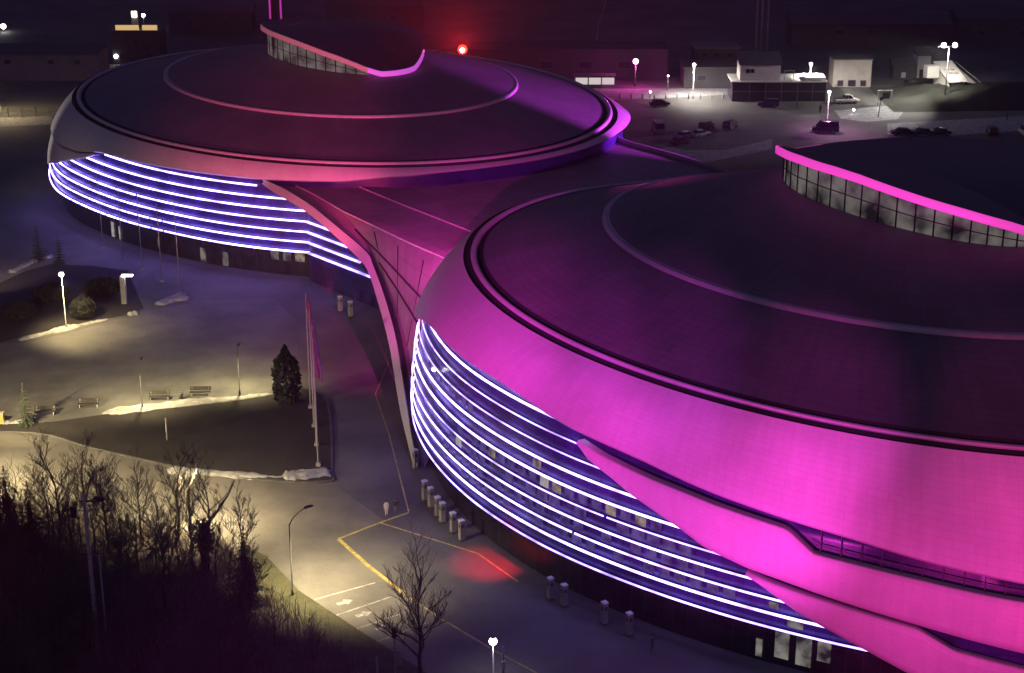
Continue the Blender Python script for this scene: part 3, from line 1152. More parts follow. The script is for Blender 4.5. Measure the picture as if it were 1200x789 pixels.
def wood_tree(k, loc, s, rz, label=wlab, group=WOOD):
    if k < len(proto_obj) and proto_obj[k] is not None:
        o = copy_tree(proto_obj[k])
        o.location, o.rotation_euler, o.scale = loc, (0, 0, rz), (s, s, s)
        tag(o, label, 'tree', group)
        if group is None and 'group' in o:
            del o['group']
        return o
    tr, cr = protos[k][1]
    o = place('bare_tree', [('trunk', tr, 'bark'), ('crown', cr, 'twig')], label, 'tree', loc, group, rz, s)
    while len(proto_obj) <= k:
        proto_obj.append(None)
    proto_obj[k] = o
    return o


# the ones that stand out against the lit road: photo x of the base, base y, height in metres
stand = [(72, 632, 10.8, 0, 'bare tree by the left wooden pole, its bare twigs against the lit road'),
         (104, 628, 10.2, 1, 'bare forked tree just behind the tall wooden pole'),
         (126, 634, 8.8, 3, 'short bare tree right of the tall wooden pole'),
         (166, 632, 8.2, 5, 'slim bare tree in the gap of the lit road between two bigger ones'),
         (208, 634, 9.6, 4, 'wide many-branched bare tree in front of the lit road bend'),
         (246, 642, 9.0, 2, 'bare tree with a leaning limb next to the dark pollard'),
         (285, 662, 7.5, 5, 'thin bare tree standing just behind the dark spruce by the verge')]
for px, py, h, k, lb in stand:
    wood_tree(k, at(px, py), h / protos[k][0], px * .37, lb, None)
wr = random.Random(21)
cnt = 0
tries = 0
edge = [(-80, 625), (0, 628), (150, 645), (250, 668), (300, 700), (340, 735), (400, 790), (440, 830), (470, 880), (520, 1000)]
used = []
while cnt < 84 and tries < 4000:
    tries += 1
    px, py = wr.uniform(-60, 470), wr.uniform(630, 960)
    if py < interp(edge, px) + 8:
        continue
    p = at(px, py)
    if any((p - q).length < 2.2 for q in used):
        continue
    used.append(p)
    h = wr.uniform(6.0, 8.6) if px > 250 or py < 700 else wr.uniform(6.5, 10.5)
    if px > 300:
        h = wr.uniform(3.5, 5.5)
    if py < 700:
        h = wr.uniform(5.5, 8.0)
    k = wr.randrange(6)
    wood_tree(k, p, h / protos[k][0], wr.uniform(0, 6.28))
    cnt += 1
for q in range(20):
    px = -40 + q * 15.5 + wr.uniform(-6, 6)
    py = interp(edge, px) + wr.uniform(2, 16)
    k = wr.randrange(6)
    wood_tree(k, at(px, py), wr.uniform(5.5, 8.2) / protos[k][0], wr.uniform(0, 6.28))
# big bare tree by the car park
tr, cr = bare_tree(12.0, 33, .45, 6, 1.15)
place('bare_tree', [('trunk', tr, 'bark'), ('crown', cr, 'twig')], 'large bare tree in front of the yellow line on the purple car park', 'tree', at(492, 812), None, 1.0, .98)
# pollard
mb, mc = MB(), MB()
mb.tube([(0, 0, 0), (.1, 0, 2.5), (.05, .1, 4.9)], [.5, .45, .55], 8)
pr = random.Random(3)
for i in range(700):
    a, z = pr.uniform(0, 6.28), pr.uniform(2.2, 5.2)
    rr = pr.uniform(.3, 1.3)
    p = Vector((rr * math.cos(a), rr * math.sin(a), z))
    s = pr.uniform(.15, .35)
    mc.quad([p + Vector((pr.uniform(-s, s), pr.uniform(-s, s), pr.uniform(-s, s))) for _ in range(3)])
mc.tube([(0, 0, 4.8), (1.4, .2, 6.2), (2.6, .4, 8.0), (3.2, .5, 9.2)], [.16, .12, .08, .03], 5)
place('pollard_tree', [('trunk', mb, 'bark'), ('crown', mc, 'brush')], 'dark stumpy pollarded tree with one long limb at the edge of the wood', 'tree', at(241, 668))
# spruces
for px, py, h, sd, wd, lb in ((290, 708, 8.4, 1, .27, 'dark pointed spruce next to the grass verge and the road bend'),
                              (14, 640, 9.0, 2, .26, 'dark spruce at the left edge of the photo in front of the lit road'),
                              (40, 648, 8.0, 3, .26, 'dark spruce with ragged branches between the left edge and the wooden pole'),
                              (31, 499, 5.6, 4, .21, 'small spruce standing alone at the left end of the plaza benches'),
                              (46, 305, 5.6, 5, .24, 'larger of two dark conifers on the grass plot left of the flagpoles'),
                              (70, 309, 4.6, 6, .24, 'smaller of two dark conifers on the grass plot left of the flagpoles')):
    tr, cr = spruce(h, sd, wd)
    place('spruce_tree', [('trunk', tr, 'bark'), ('crown', cr, 'needles')], lb, 'tree', at(px, py))
tr, cr = thuja(7.6, 1.7, 9)
place('thuja_tree', [('trunk', tr, 'bark'), ('crown', cr, 'hedge_leaf')], 'round dense dark thuja at the corner of the lawn left of the flags', 'tree', at(337, 473))
# shrubs on the grass plot
for px, py, h, w_, sd, lb in ((98, 372, 3.2, 1.7, 31, 'dark bushy shrub just right of the lit street lamp'), (22, 372, 2.2, 2.4, 32, 'low dark shrub at the left end of the grass plot'),
                              (120, 345, 2.4, 2.6, 33, 'low dark shrub left of the square post lamp'), (60, 350, 2.0, 2.6, 34, 'low dark shrub behind the lit street lamp')):
    tr, cr = thuja(h, w_, sd)
    place('shrub', [('stem', tr, 'bark'), ('foliage', cr, 'hedge_leaf')], lb, 'shrub', at(px, py, .05))
# undergrowth
mb = MB()
ur = random.Random(77)
n = 0
while n < 5200:
    px, py = ur.uniform(-80, 500), ur.uniform(600, 980)
    if py < interp(edge, px) - 24:
        continue
    p = at(px, py)
    h = ur.uniform(.8, 3.0)
    d = Vector((ur.uniform(-.5, .5), ur.uniform(-.5, .5), h))
    mb.tube([p, p + d * .5 + Vector((ur.uniform(-.2, .2), ur.uniform(-.2, .2), 0)), p + d], [.035, .024, .008], 3, cap=False)
    for q in range(2):
        s = p + d * ur.uniform(.3, .8)
        mb.tube([s, s + Vector((ur.uniform(-.7, .7), ur.uniform(-.7, .7), ur.uniform(.2, .8)))], [.018, .006], 3, cap=False)
    n += 1
o = mb.build('undergrowth', 'brush')
tag(o, 'tangle of dark brushwood covering the floor of the wood', 'undergrowth', None, 'stuff')


# ------------------------------------------------------------------ lamps and poles
def lamp_post(label, base, h, kind='arm', lens='lens_warm', rz=0.0, arm=1.6, beam=None, lit=True, group=None, cat='street lamp'):
    pm = 'dark_steel' if kind == 'arm' else 'steel'
    t = thing('street_lamp', label, cat, base, rz, group)
    mb = MB()
    mb.tube([(0, 0, 0), (0, 0, .6), (0, 0, .62), (0, 0, h)], [.13, .13, .085, .055], 8)
    mb.build('pole', pm, t, True)
    if kind == 'arm':
        mb = MB()
        mb.tube([(0, 0, h - .1), (arm * .25, 0, h + .55), (arm * .6, 0, h + .95), (arm, 0, h + 1.15)], [.05, .045, .04, .035], 6)
        mb.build('arm', pm, t, True)
        hd = MB()
        hd.box((arm + .35, 0, h + 1.2), (.95, .34, .13), 0, 0, .8)
        head = hd.build('lamp_head', 'dark_steel', t)
        le = MB()
        le.box((arm + .38, 0, h + 1.137), (.6, .2, .012))
        le.build('lens', lens, head)
        lp = Vector((arm + .38, 0, h + .98))
    elif kind == 'globe':
        hd = MB()
        hd.lathe([(0, -.36), (.19, -.3), (.32, -.15), (.36, 0), (.32, .15), (.19, .3), (0, .36)], (0, 0, h + .36), 12)
        head = hd.build('lamp_head', lens, t, True)
        c = MB()
        c.lathe([(0.0, .0), (.2, 0), (.14, .08), (.0, .12)], (0, 0, h + .71), 10)
        c.build('cap', 'dark_steel', head)
        lp = Vector((0, 0, h - .1))
    if beam and lit:
        color, power, cone = beam
        ca, sa = math.cos(rz), math.sin(rz)
        P = Vector(base) + Vector((lp.x * ca, lp.x * sa, lp.z))
        l = light('lamp_light', 'SPOT', P, color, power, P + Vector((ca * .3, sa * .3, -1)), .15, cone, .7)
        l.parent = None
    return t


WARM, COOL = (1.0, .76, .36), (1.0, .92, .80)
lamp_post('lit white street lamp standing at the edge of the left plaza', at(78, 386), 7.6, 'globe', 'lens_warm', 0, 1, (WARM, 17000, 118))
lamp_post('unlit grey street lamp with a curved arm on the grass verge by the road', at(343, 698), 7.6, 'arm', 'lens_warm', R(40), 1.9, ((1.0, .81, .44), 21000, 128))
lamp_post('far street lamp with a bright white head, left of the white cabin', at(812, 116), 7.2, 'globe', 'lens_white', 0, 1, (COOL, 24000, 172))
lamp_post('far street lamp with a bright head in front of the purple kiosk', at(948, 114), 7.0, 'globe', 'lens_white', 0, 1, (COOL, 26000, 172))
lamp_post('street lamp glowing pink beside the white pickup truck', at(969, 152), 7.4, 'globe', 'lens_pink', 0, 1, ((1, .4, .85), 6000, 165))
lamp_post('lit lamp on a pole at the far left edge behind the railing', at(1, 134), 7.4, 'globe', 'lens_white', 0, 1, (WARM, 9000, 165))
lamp_post('low white globe lamp at the bottom of the photo on the purple car park', at(578, 798), 3.6, 'globe', 'lens_white', 0, 1, ((1, .95, .9), 160, 165))
lamp_post('dark street lamp reaching over the road from the edge of the wood beside the pollard', at(226, 646), 6.6, 'arm', 'lens_warm', R(95), 4.6, ((1.0, .79, .41), 24000, 150))
# thin plaza masts that light the plaza
for px, py, lb, rz in ((167, 480, 'thin dark lamp mast behind the lawn between two plaza benches', 90), (281, 462, 'thin lamp mast right of the fourth plaza bench', 90)):
    lamp_post(lb, at(px, py), 5.0, 'arm', 'lens_warm', R(rz), .8, ((1.0, .81, .38), 8000, 145))


def floodmast(label, base, h, lens, n=1, rz=0, name='floodlight_mast', spread=.9, r=.3, core=None):
    t = thing(name, label, 'floodlight', base, rz)
    mb = MB()
    mb.tube([(0, 0, 0), (0, 0, h)], [.16, .08], 8)
    if n > 1:
        mb.tube([(-spread * n / 2, 0, h), (spread * n / 2, 0, h)], .06, 6)
    mb.build('pole', 'steel', t, True)
    for i in range(n):
        x = (i - (n - 1) / 2) * spread
        hd = MB()
        hd.box((x, .16, h + .35), (r * 1.8, .24, r * 1.6))
        head = hd.build('lamp_housing', 'dark_steel', t)
        le = MB()
        le.lathe([(0, -r), (r * .72, -r * .7), (r, 0), (r * .72, r * .7), (0, r)], (x, -.12, h + .35), 12)
        lo = le.build('lens', lens, head, True)
        if core:
            c = MB()
            c.lathe([(0, -r * .55), (r * .55, 0), (0, r * .55)], (x, -.12 - r * .75, h + .35), 10)
            c.build('bulb', core, head, True)
    return t


def mast_at(px, py, y):
    p = aty(px, py, y)
    return Vector((p.x, p.y, 0)), p.z


b, z = mast_at(542, 58, 352)
floodmast('red beacon shining above the roof of the far arena', b, z - .35, 'lens_red', 1, 0, 'beacon_mast', r=1.0, core='lens_red_core')
light('beacon_glow', 'POINT', b + Vector((0, -1.4, z)), (1, .03, .02), 9000, None, .4)
light('beacon_beam', 'SPOT', b + Vector((0, -1.4, z)), (1, .02, .015), 850000, (-8, 0, 112), .4, 20, 1)
b, z = mast_at(745, 72, 384)
floodmast('magenta floodlight on a mast behind the right end of the far arena', b, z - .35, 'lens_magenta', 1, 0, r=.62)
light('flood_wash', 'POINT', b + Vector((0, -1.4, z)), (1, .06, .55), 3000, None, .3)
light('flood_beam', 'SPOT', b + Vector((0, -1.4, z)), (1, .06, .55), 26000, (0, 0, 100), .3, 40, 1)
b, z = mast_at(1106, 53, 366)
floodmast('pair of white floodlights on a tall mast above the stair entrance', b + Vector((1.2, 0, 0)), z - .35, 'lens_white', 2, 0, spread=2.4, r=.55)
light('flood_light', 'SPOT', b + Vector((0, -1.2, z)), (1, .94, .8), 22000, b + Vector((-3, 10, 0)), .3, 125, .7)
light('flood_light', 'SPOT', b + Vector((1, -1.2, z)), (1, .94, .84), 45000, b + Vector((-22, -6, 0)), .3, 100, .8)
# unseen floods wash the near cladding from below the frame; no masts built
for i, (x, y) in enumerate(((-8, 83.4), (4, 87.4), (22, 83.4), (42, 83.4), (-30.6, 111.4))):
    pass

# wooden utility pole in the wood
t = thing('utility_pole', 'tall wooden utility pole with crossarms rising out of the dark wood', 'pole', at(119, 800))
mb = MB()
mb.tube([(0, 0, 0), (0, 0, 18.2)], [.22, .15], 8)
mb.build('pole', 'wood_pole', t, True)
mb = MB()
mb.box((.6, 0, 17.6), (2.0, .12, .14))
mb.box((.2, 0, 12.6), (1.6, .1, .12))
mb.build('crossarm', 'dark_steel', t)
hd = MB()
hd.box((1.35, 0, 17.85), (1.1, .36, .18), R(-10))
hd.build('lamp_head', 'dark_steel', t)
hd = MB()
hd.box((-.95, 0, 16.6), (.5, .4, 1.0))
hd.tube([(-.7, 0, 16.7), (0, 0, 16.7)], .05, 5)
hd.build('junction_box', 'dark_steel', t)
t = thing('lamp_pole', 'thin grey pole with a short bracket right of the wooden utility pole', 'pole', at(131, 812))
mb = MB()
mb.tube([(0, 0, 0), (0, 0, 13.4)], [.10, .07], 6)
mb.tube([(0, 0, 13.3), (-.9, 0, 13.5)], .04, 5)
mb.build('pole', 'steel', t, True)
# short posts
for px, py, h, lb in ((196, 517, 2.9, 'slim pale post standing in the dark lawn'), (590, 812, 4.6, 'pale post with a small box right of the white globe lamp')):
    t = thing('post', lb, 'post', at(px, py))
    mb = MB()
    mb.tube([(0, 0, 0), (0, 0, h)], .1, 8)
    mb.build('pole', 'concrete' if py < 600 else 'steel', t, True)
    if py > 600:
        b_ = MB()
        b_.box((.02, -.12, h * .62), (.3, .25, .75))
        b_.build('control_box', 'wall_white', t)
for px, py, h, lb in ((464, 815, 6.0, 'dark traffic camera post left of the large bare tree'), (443, 818, 4.0, 'short bare post beside the traffic camera post at the bottom')):
    t = thing('post', lb, 'post', at(px, py))
    mb = MB()
    mb.tube([(0, 0, 0), (0, 0, h)], .09, 8)
    mb.build('pole', 'wood_pole', t, True)
    if h > 5:
        b_ = MB()
        b_.box((0, -.1, h + .25), (.42, .42, .75))
        b_.build('camera_box', 'dark_steel', t)
        b_ = MB()
        b_.box((.35, -.1, h - 2.2), (.5, .4, 1.4))
        b_.build('control_box', 'wall_beige', t)
# square post lamp by the far flagpoles
t = thing('post_lamp', 'square column lamp with a bright slot on top by the grass plot', 'lamp', at(146, 356))
mb = MB()
mb.box((0, 0, 2.1), (.7, .7, 4.2))
mb.build('column', 'concrete', t)
mb = MB()
mb.box((.75, -.2, 4.32), (1.5, .55, .16))
mb.build('lamp_head', 'lens_white', t)

# flagpoles in front of the far arena
for i, ((px, py), ty) in enumerate(zip(((121, 291), (144, 303), (167, 316), (190, 330), (211, 343)), (213, 217, 223, 228, 235))):
    names = ('leftmost of the tall bare flagpoles before the far arena', 'second from the left of the bare flagpoles before the far arena',
             'middle one of the five bare flagpoles before the far arena', 'second from the right of the bare flagpoles before the far arena',
             'rightmost of the tall bare flagpoles before the far arena')
    p = at(px, py)
    t = thing('flagpole', names[i], 'flagpole', p, 0, 'bare flagpoles before the far arena')
    h = aty(px, ty, p.y).z
    mb = MB()
    mb.tube([(0, 0, 0), (0, 0, h)], [.09, .045], 8)
    mb.build('pole', 'steel', t, True)
    mb = MB()
    mb.lathe([(0, -.1), (.09, 0), (0, .12)], (0, 0, h), 8)
    mb.build('finial', 'steel', t, True)
    mb = MB()
    mb.box((0, 0, .08), (.5, .5, .16))
    mb.build('base_plate', 'concrete', t)
# four flagpoles with hanging flags
for i, (px, py, ty) in enumerate(((373, 546, 396), (371, 522, 382), (368, 500, 366), (364, 478, 344))):
    p = at(px, py, .12)
    names = ('nearest of the flagpoles with hanging flags, by the snow heap', 'second nearest of the flagpoles with hanging flags',
             'third of the flagpoles with hanging flags, before the last', 'farthest of the flagpoles with hanging flags, beside the thuja')
    t = thing('flagpole', names[i], 'flagpole', p, 0, 'flagpoles with hanging flags')
    h = aty(px, ty, p.y).z - .12
    mb = MB()
    mb.tube([(0, 0, 0), (0, 0, h)], [.10, .05], 8)
    mb.build('pole', 'trim_metal', t, True)
    fr = random.Random(i)
    mb = MB()
    rows = []
    for k in range(15):
        f = k / 14
        row = []
        for q in range(11):
            g = q / 10
            wd = (.30 + .55 * f) * (1 - .2 * f * g)
            row.append((.06 + g * wd * 1.25 + .1 * math.sin(f * 7 + g * 4 + i), .20 * math.sin(g * 13 + f * 2 + i) * (.4 + g), h - .3 - 4.4 * f - .9 * g * (1 - .3 * f) + .1 * math.sin(g * 9)))
        rows.append(row)
    mb.grid(rows)
    fl = mb.build('flag', 'flag_cloth', t, True)
    md = fl.modifiers.new('thick', 'SOLIDIFY')
    md.thickness = .02
    mb = MB()
    mb.box((0, 0, .2), (.5, .5, .4))
    mb.build('base_plate', 'concrete', t)

# pale totem columns round the arenas
tot = [(498, 586), (505, 594), (513, 605), (518.5, 612), (531, 624), (541, 633), (645, 702), (661, 710), (708, 731), (737, 744), (399, 365), (411, 371), (487, 549)]
tl = ['farthest pale square pillar of the row beside the near arena entrance', 'second farthest pale pillar in the row beside the near arena', 'third pale pillar of the row beside the near arena, left one of a close pair',
      'fourth pale pillar of the row beside the near arena, right one of a close pair', 'fifth pale pillar of the row, just before the end one near the red light pool', 'end pillar of the row of six, nearest to the red light pool',
      'left of two pale pillars right of the red light pool', 'right of two pale pillars right of the red light pool', 'single pale pillar between the pair and the last one under the LED facade',
      'last pale pillar on the right under the near LED facade', 'left of two pale pillars under the edge of the link roof', 'right of two pale pillars under the edge of the link roof', 'pale pillar at the foot of the swept roof beam']
tp = None
for (px, py), lb in zip(tot, tl):
    p = at(px, py)
    if tp is None:
        tp = thing('pillar', lb, 'pillar', p, R(30), 'pale pillars round the arenas')
        mb = MB()
        mb.box((0, 0, 1.1), (.52, .52, 2.1))
        mb.build('shaft', 'concrete', tp)
        mb = MB()
        mb.box((0, 0, 2.24), (.56, .56, .14))
        mb.build('capping', 'wall_white', tp)
        mb = MB()
        for a in range(4):
            mb.box((.265 * math.cos(a * math.pi / 2), .265 * math.sin(a * math.pi / 2), 1.66), (.02, .34, .4), a * math.pi / 2)
        mb.build('louvre_panel', 'planter_dark', tp)
        mb = MB()
        mb.box((0, 0, .06), (.66, .66, .12))
        mb.build('plinth', 'planter_dark', tp)
    else:
        o = copy_tree(tp)
        o.location = p
        tag(o, lb)

# benches along the snow ridge
bl = ['leftmost plaza bench beside the small spruce', 'second bench from the left on the lit plaza', 'third bench from the left, next to the litter bin', 'rightmost bench on the lit plaza, right of the litter bin']
bp = None
for (px, py), lb in zip(((53, 486), (104, 477), (187, 468), (235, 463)), bl):
    p = at(px, py, .004)
    if bp is None:
        bp = thing('bench', lb, 'bench', p, R(4), 'dark benches on the plaza')
        mb = MB()
        for k in range(4):
            mb.box((0, -.3 + k * .15, .46), (2.6, .12, .05))
        mb.build('seat', 'bench_wood', bp)
        mb = MB()
        for k in range(3):
            mb.box((0, .34 + k * .03, .62 + k * .16), (2.6, .04, .13))
        mb.build('backrest', 'bench_wood', bp)
        for x in (-1.05, 1.05):
            mb = MB()
            mb.box((x, 0, .22), (.1, .62, .44))
            mb.box((x, .38, .66), (.08, .07, .6))
            mb.build('leg', 'concrete', bp)
    else:
        o = copy_tree(bp)
        o.location = p
        tag(o, lb)
t = thing('litter_bin', 'small dark litter bin between the two right plaza benches', 'bin', at(212, 467, .004))
mb = MB()
mb.lathe([(.0, 0), (.24, 0), (.28, .1), (.3, .75), (.26, .78), (.24, .7), (0, .68)], (0, 0, 0), 10)
mb.build('body', 'dark_steel', t, True)
mb = MB()
mb.lathe([(.31, .74), (.33, .78), (.31, .82), (.27, .8)], (0, 0, 0), 10)
mb.build('rim', 'steel', t, True)
t = thing('barrier_block', 'yellow lit block at the left edge of the photo beside the road', 'block', at(1, 497))
mb = MB()
mb.box((0, 0, .7), (.9, .6, 1.4))
mb.build('body', 'block_yellow', t)
mb = MB()
mb.box((0, 0, 1.45), (1.0, .7, .1))
mb.build('capping', 'concrete', t)


# ------------------------------------------------------------------ people
def person(label, base, rz, top, legs, stride=.15, h=1.75, skirt=False):
    s = h / 1.75
    V = [(0, 0, .95), (0, 0, 1.15), (0, 0, 1.38), (0, .0, 1.50), (0, .02, 1.60), (0, .02, 1.72),
         (.19, 0, 1.40), (.25, .03, 1.13), (.24, .10, .90), (.24, .13, .80), (-.19, 0, 1.40), (-.25, -.03, 1.13), (-.24, -.02, .90), (-.24, .02, .80),
         (.10, 0, .90), (.11, stride * .6, .50), (.11, stride, .09), (.11, stride + .15, .05),
         (-.10, 0, .90), (-.11, -stride * .4, .50), (-.11, -stride, .09), (-.11, -stride + .15, .05)]
    E_ = [(0, 1), (1, 2), (2, 3), (3, 4), (4, 5), (2, 6), (6, 7), (7, 8), (8, 9), (2, 10), (10, 11), (11, 12), (12, 13), (0, 14), (14, 15), (15, 16), (16, 17), (0, 18), (18, 19), (19, 20), (20, 21)]
    rad = [.16, .15, .17, .07, .085, .10, .08, .06, .045, .04, .08, .06, .045, .04, .105, .075, .05, .04, .105, .075, .05, .04]
    me = bpy.data.meshes.new('person')
    me.from_pydata([(x * s, y * s, z * s) for x, y, z in V], E_, [])
    o = bpy.data.objects.new('person', me)
    col.objects.link(o)
    sk = o.modifiers.new('skin', 'SKIN')
    for i, r in enumerate(rad):
        me.skin_vertices[0].data[i].radius = (r * s, r * s * (.8 if i in (0, 1, 2) else 1))
    me.skin_vertices[0].data[0].use_root = True
    sub = o.modifiers.new('sub', 'SUBSURF')
    sub.levels = sub.render_levels = 1
    dg = bpy.context.evaluated_depsgraph_get()
    m2 = bpy.data.meshes.new_from_object(o.evaluated_get(dg))
    o.modifiers.clear()
    o.data = m2
    m2.materials.clear()
    for m in (top, legs, 'skin', 'car_dark'):
        m2.materials.append(M[m])
    for p in m2.polygons:
        c = p.center / s
        p.use_smooth = True
        if c.z > 1.52 or (abs(c.x) > .19 and c.z < .87):
            p.material_index = 2
        elif c.z < .1:
            p.material_index = 3
        elif c.z < .86 and abs(c.x) < .2:
            p.material_index = 1
        else:
            p.material_index = 0
    o.location = base
    o.rotation_euler = (0, 0, rz)
    tag(o, label, 'person')
    mb = MB()
    mb.lathe([(.0, .125), (.07, .105), (.115, .04), (.118, -.03), (.10, -.09)], (0, -.005, 0), 10)
    hb = mb.build('hair', 'hair', o, True)
    hb.location = (0, .01 * s, 1.70 * s)
    hb.scale = (s, s, s)
    return o


person('person in a pale jacket walking beside a dark-clad companion on the plaza', at(453, 604), R(200), 'cloth_pale', 'cloth_pale', .12)
person('person in a dark jacket walking beside a pale-clad companion on the plaza', at(464, 602), R(200), 'cloth_dark', 'cloth_grey', .14)
person('person in dark clothes standing near the pink street lamp in the distance', at(961, 133), R(170), 'cloth_dark', 'cloth_dark', .1, 1.9)
person('small figure in dark clothes before the purple kiosk in the distance', at(934, 128), R(90), 'cloth_dark', 'cloth_grey', .16, 1.75)
person('dark figure walking on the pale ground at the far right', at(1180, 141), R(250), 'cloth_dark', 'cloth_dark', .16, 1.8)
person('pale figure standing near the right end of the near LED facade', at(764, 763), R(30), 'cloth_grey', 'cloth_grey', .12, 1.75)


# ------------------------------------------------------------------ cars
def car(label, base, rz, kind='sedan', paint='car_dark', tail=False, group='parked cars', name='parked_car'):
    t = thing(name, label, 'car', base, rz, group)
    if kind == 'suv':
        L, W, H, belt = 4.7, 1.9, 1.75, 1.05
        cab = [(-2.25, 1.05, .86), (-2.15, 1.68, .72), (-1.2, 1.75, .74), (.35, 1.70, .73), (1.15, 1.08, .84)]
        st = [(-2.35, .45, .85, .80), (-2.3, .32, 1.05, .92), (-1.0, .28, 1.07, .95), (1.0, .28, 1.07, .95), (1.9, .30, .98, .92), (2.3, .38, .86, .84), (2.38, .48, .70, .76)]
    elif kind == 'van':
        L, W, H, belt = 5.4, 2.0, 2.4, 1.2
        cab = [(-2.65, 1.2, .92), (-2.6, 2.35, .84), (-1.2, 2.42, .86), (1.0, 2.36, .84), (1.9, 1.25, .88)]
        st = [(-2.7, .4, 1.2, .92), (-2.6, .32, 1.22, .97), (0, .3, 1.22, 1.0), (1.9, .3, 1.22, .97), (2.5, .34, 1.05, .92), (2.7, .45, .8, .85)]
    elif kind == 'pickup':
        L, W, H, belt = 5.6, 2.0, 1.95, 1.1
        cab = [(-.7, 1.1, .88), (-.6, 1.88, .76), (.1, 1.95, .77), (.7, 1.9, .76), (1.35, 1.12, .86)]
        st = [(-2.8, .5, 1.1, .92), (-2.7, .4, 1.12, .98), (-.8, .36, 1.12, .99), (1.3, .36, 1.12, .98), (2.3, .38, 1.0, .94), (2.75, .5, .82, .86)]
    else:
        L, W, H, belt = 4.5, 1.78, 1.45, .92
        cab = [(-1.75, .92, .82), (-1.05, 1.38, .66), (-.3, 1.45, .68), (.35, 1.42, .67), (1.2, .94, .80)]
        st = [(-2.25, .45, .80, .74), (-2.15, .3, .92, .84), (-1.0, .25, .93, .89), (.8, .25, .93, .89), (1.6, .27, .86, .86), (2.1, .33, .74, .80), (2.25, .45, .62, .70)]
    mb = MB()
    rows = []
    for x, z0, z1, w_ in st:
        zm = (z0 + z1) / 2
        rows.append([(x, -w_ * .9, z0), (x, -w_, zm), (x, -w_ * .96, z1 - .06), (x, -w_ * .86, z1), (x, w_ * .86, z1), (x, w_ * .96, z1 - .06), (x, w_, zm), (x, w_ * .9, z0)])
    mb.grid(rows, None, 0, True)
    mb.quad(list(reversed(rows[0])))
    mb.quad(rows[-1])
    body = mb.build('body', paint, t, False)
    recalc(body)
    # glasshouse and roof
    gb, rb = MB(), MB()
    (x0, z0, w0), (x1, z1, w1), (x2, z2, w2), (x3, z3, w3), (x4, z4, w4) = cab
    for sg in (-1, 1):
        gb.quad([(x0, sg * w0, z0), (x1, sg * w1, z1), (x3, sg * w3, z3), (x4, sg * w4, z4)])
    gb.quad([(x0, -w0, z0), (x0, w0, z0), (x1, w1, z1), (x1, -w1, z1)])
    gb.quad([(x4, w4, z4), (x4, -w4, z4), (x3, -w3, z3), (x3, w3, z3)])
    gl = gb.build('window', 'car_glass', t)
    rb.grid([[(x1, -w1 - .01, z1 - .03), (x2, -w2 - .01, z2 - .04), (x3, -w3 - .01, z3 - .03)], [(x1, -w1 * .8, z1 + .02), (x2, -w2 * .8, z2 + .03), (x3, -w3 * .8, z3 + .02)],
             [(x1, w1 * .8, z1 + .02), (x2, w2 * .8, z2 + .03), (x3, w3 * .8, z3 + .02)], [(x1, w1 + .01, z1 - .03), (x2, w2 + .01, z2 - .04), (x3, w3 + .01, z3 - .03)]])
    for sg in (-1, 1):
        rb.tube([(x0, sg * w0, z0), (x1, sg * w1, z1)], .035, 4)
        rb.tube([(x4, sg * w4, z4), (x3, sg * w3, z3)], .035, 4)
        rb.tube([((x1 + x3) / 2, sg * (w1 + .01), z1), ((x1 + x3) / 2, sg * (w0 + .02), z0)], .035, 4)
    rb.build('roof', paint, t, False)
    if kind == 'pickup':
        b_ = MB()
        b_.box((-1.75, 0, 1.14), (1.75, 1.6, .05))
        b_.build('load_bed', 'dark_steel', t)
    hw = st[2][3]
    rad = .34 if kind == 'sedan' else .38
    for x in (-L * .29, L * .30):
        for sg in (-1, 1):
            wb = MB()
            wb.tube([(x, sg * (hw - .16), rad), (x, sg * (hw + .03), rad)], rad, 14)
            wh = wb.build('wheel', 'tyre', t)
            wb = MB()
            wb.tube([(x, sg * (hw + .025), rad), (x, sg * (hw + .045), rad)], rad * .62, 10)
            wb.build('rim', 'rim_alloy', wh)
    xf, xr = st[-1][0], st[0][0]
    for sg in (-1, 1):
        b_ = MB()
        b_.box((xf - .06, sg * st[-1][3] * .78, st[-1][2] - .04), (.2, .3, .15))
        b_.build('headlight', 'wall_white', t)
        b_ = MB()
        b_.box((xr + .04, sg * st[0][3] * .82, st[0][2] - .05), (.16, .24, .2))
        b_.build('tail_light', 'lamp_red_glass', t)
    return t


car('dark saloon parked on the snow strip left of the far street lamp', at(773, 124), R(5), 'sedan', 'car_dark')
car('van with a pale roof seen from behind, left of the two dark off-roaders', at(771, 155), R(95), 'van', 'car_silver')
car('left one of two dark off-roaders parked side by side', at(828, 151), R(60), 'suv', 'car_dark')
car('right one of two dark off-roaders parked side by side', at(856, 150), R(60), 'suv', 'car_blue')
car('silver car in front of the dark off-roaders, left one', at(803, 162), R(40), 'sedan', 'car_silver')
car('white-roofed car in front of the dark off-roaders, right one', at(821, 160), R(40), 'sedan', 'car_white')
car('dark hatchback parked under the white cabin', at(900, 125), R(175), 'suv', 'car_blue')
car('dark pickup with a pale load parked just behind the near arena roof', at(967, 155), R(170), 'van', 'car_dark')
car('white pickup truck lit by the lamps right of the pink lamp', at(992, 121), R(5), 'pickup', 'car_white', name='pickup_truck')
car('red car half hidden at the edge of the snowy strip', at(797, 169), R(35), 'sedan', 'car_red')
car('leftmost of three dark cars just above the crest of the near roof', at(1056, 158), R(180), 'sedan', 'car_dark')
car('middle one of three dark cars just above the crest of the near roof', at(1080, 158), R(180), 'sedan', 'car_blue')
car('rightmost of three dark cars just above the crest of the near roof', at(1101, 158), R(180), 'sedan', 'car_dark')
car('dark car parked alone on the pale ground at the far right', at(1162, 157), R(85), 'suv', 'car_dark')
car('white van cut off by the right edge of the photo', at(1203, 160), R(95), 'van', 'car_white')
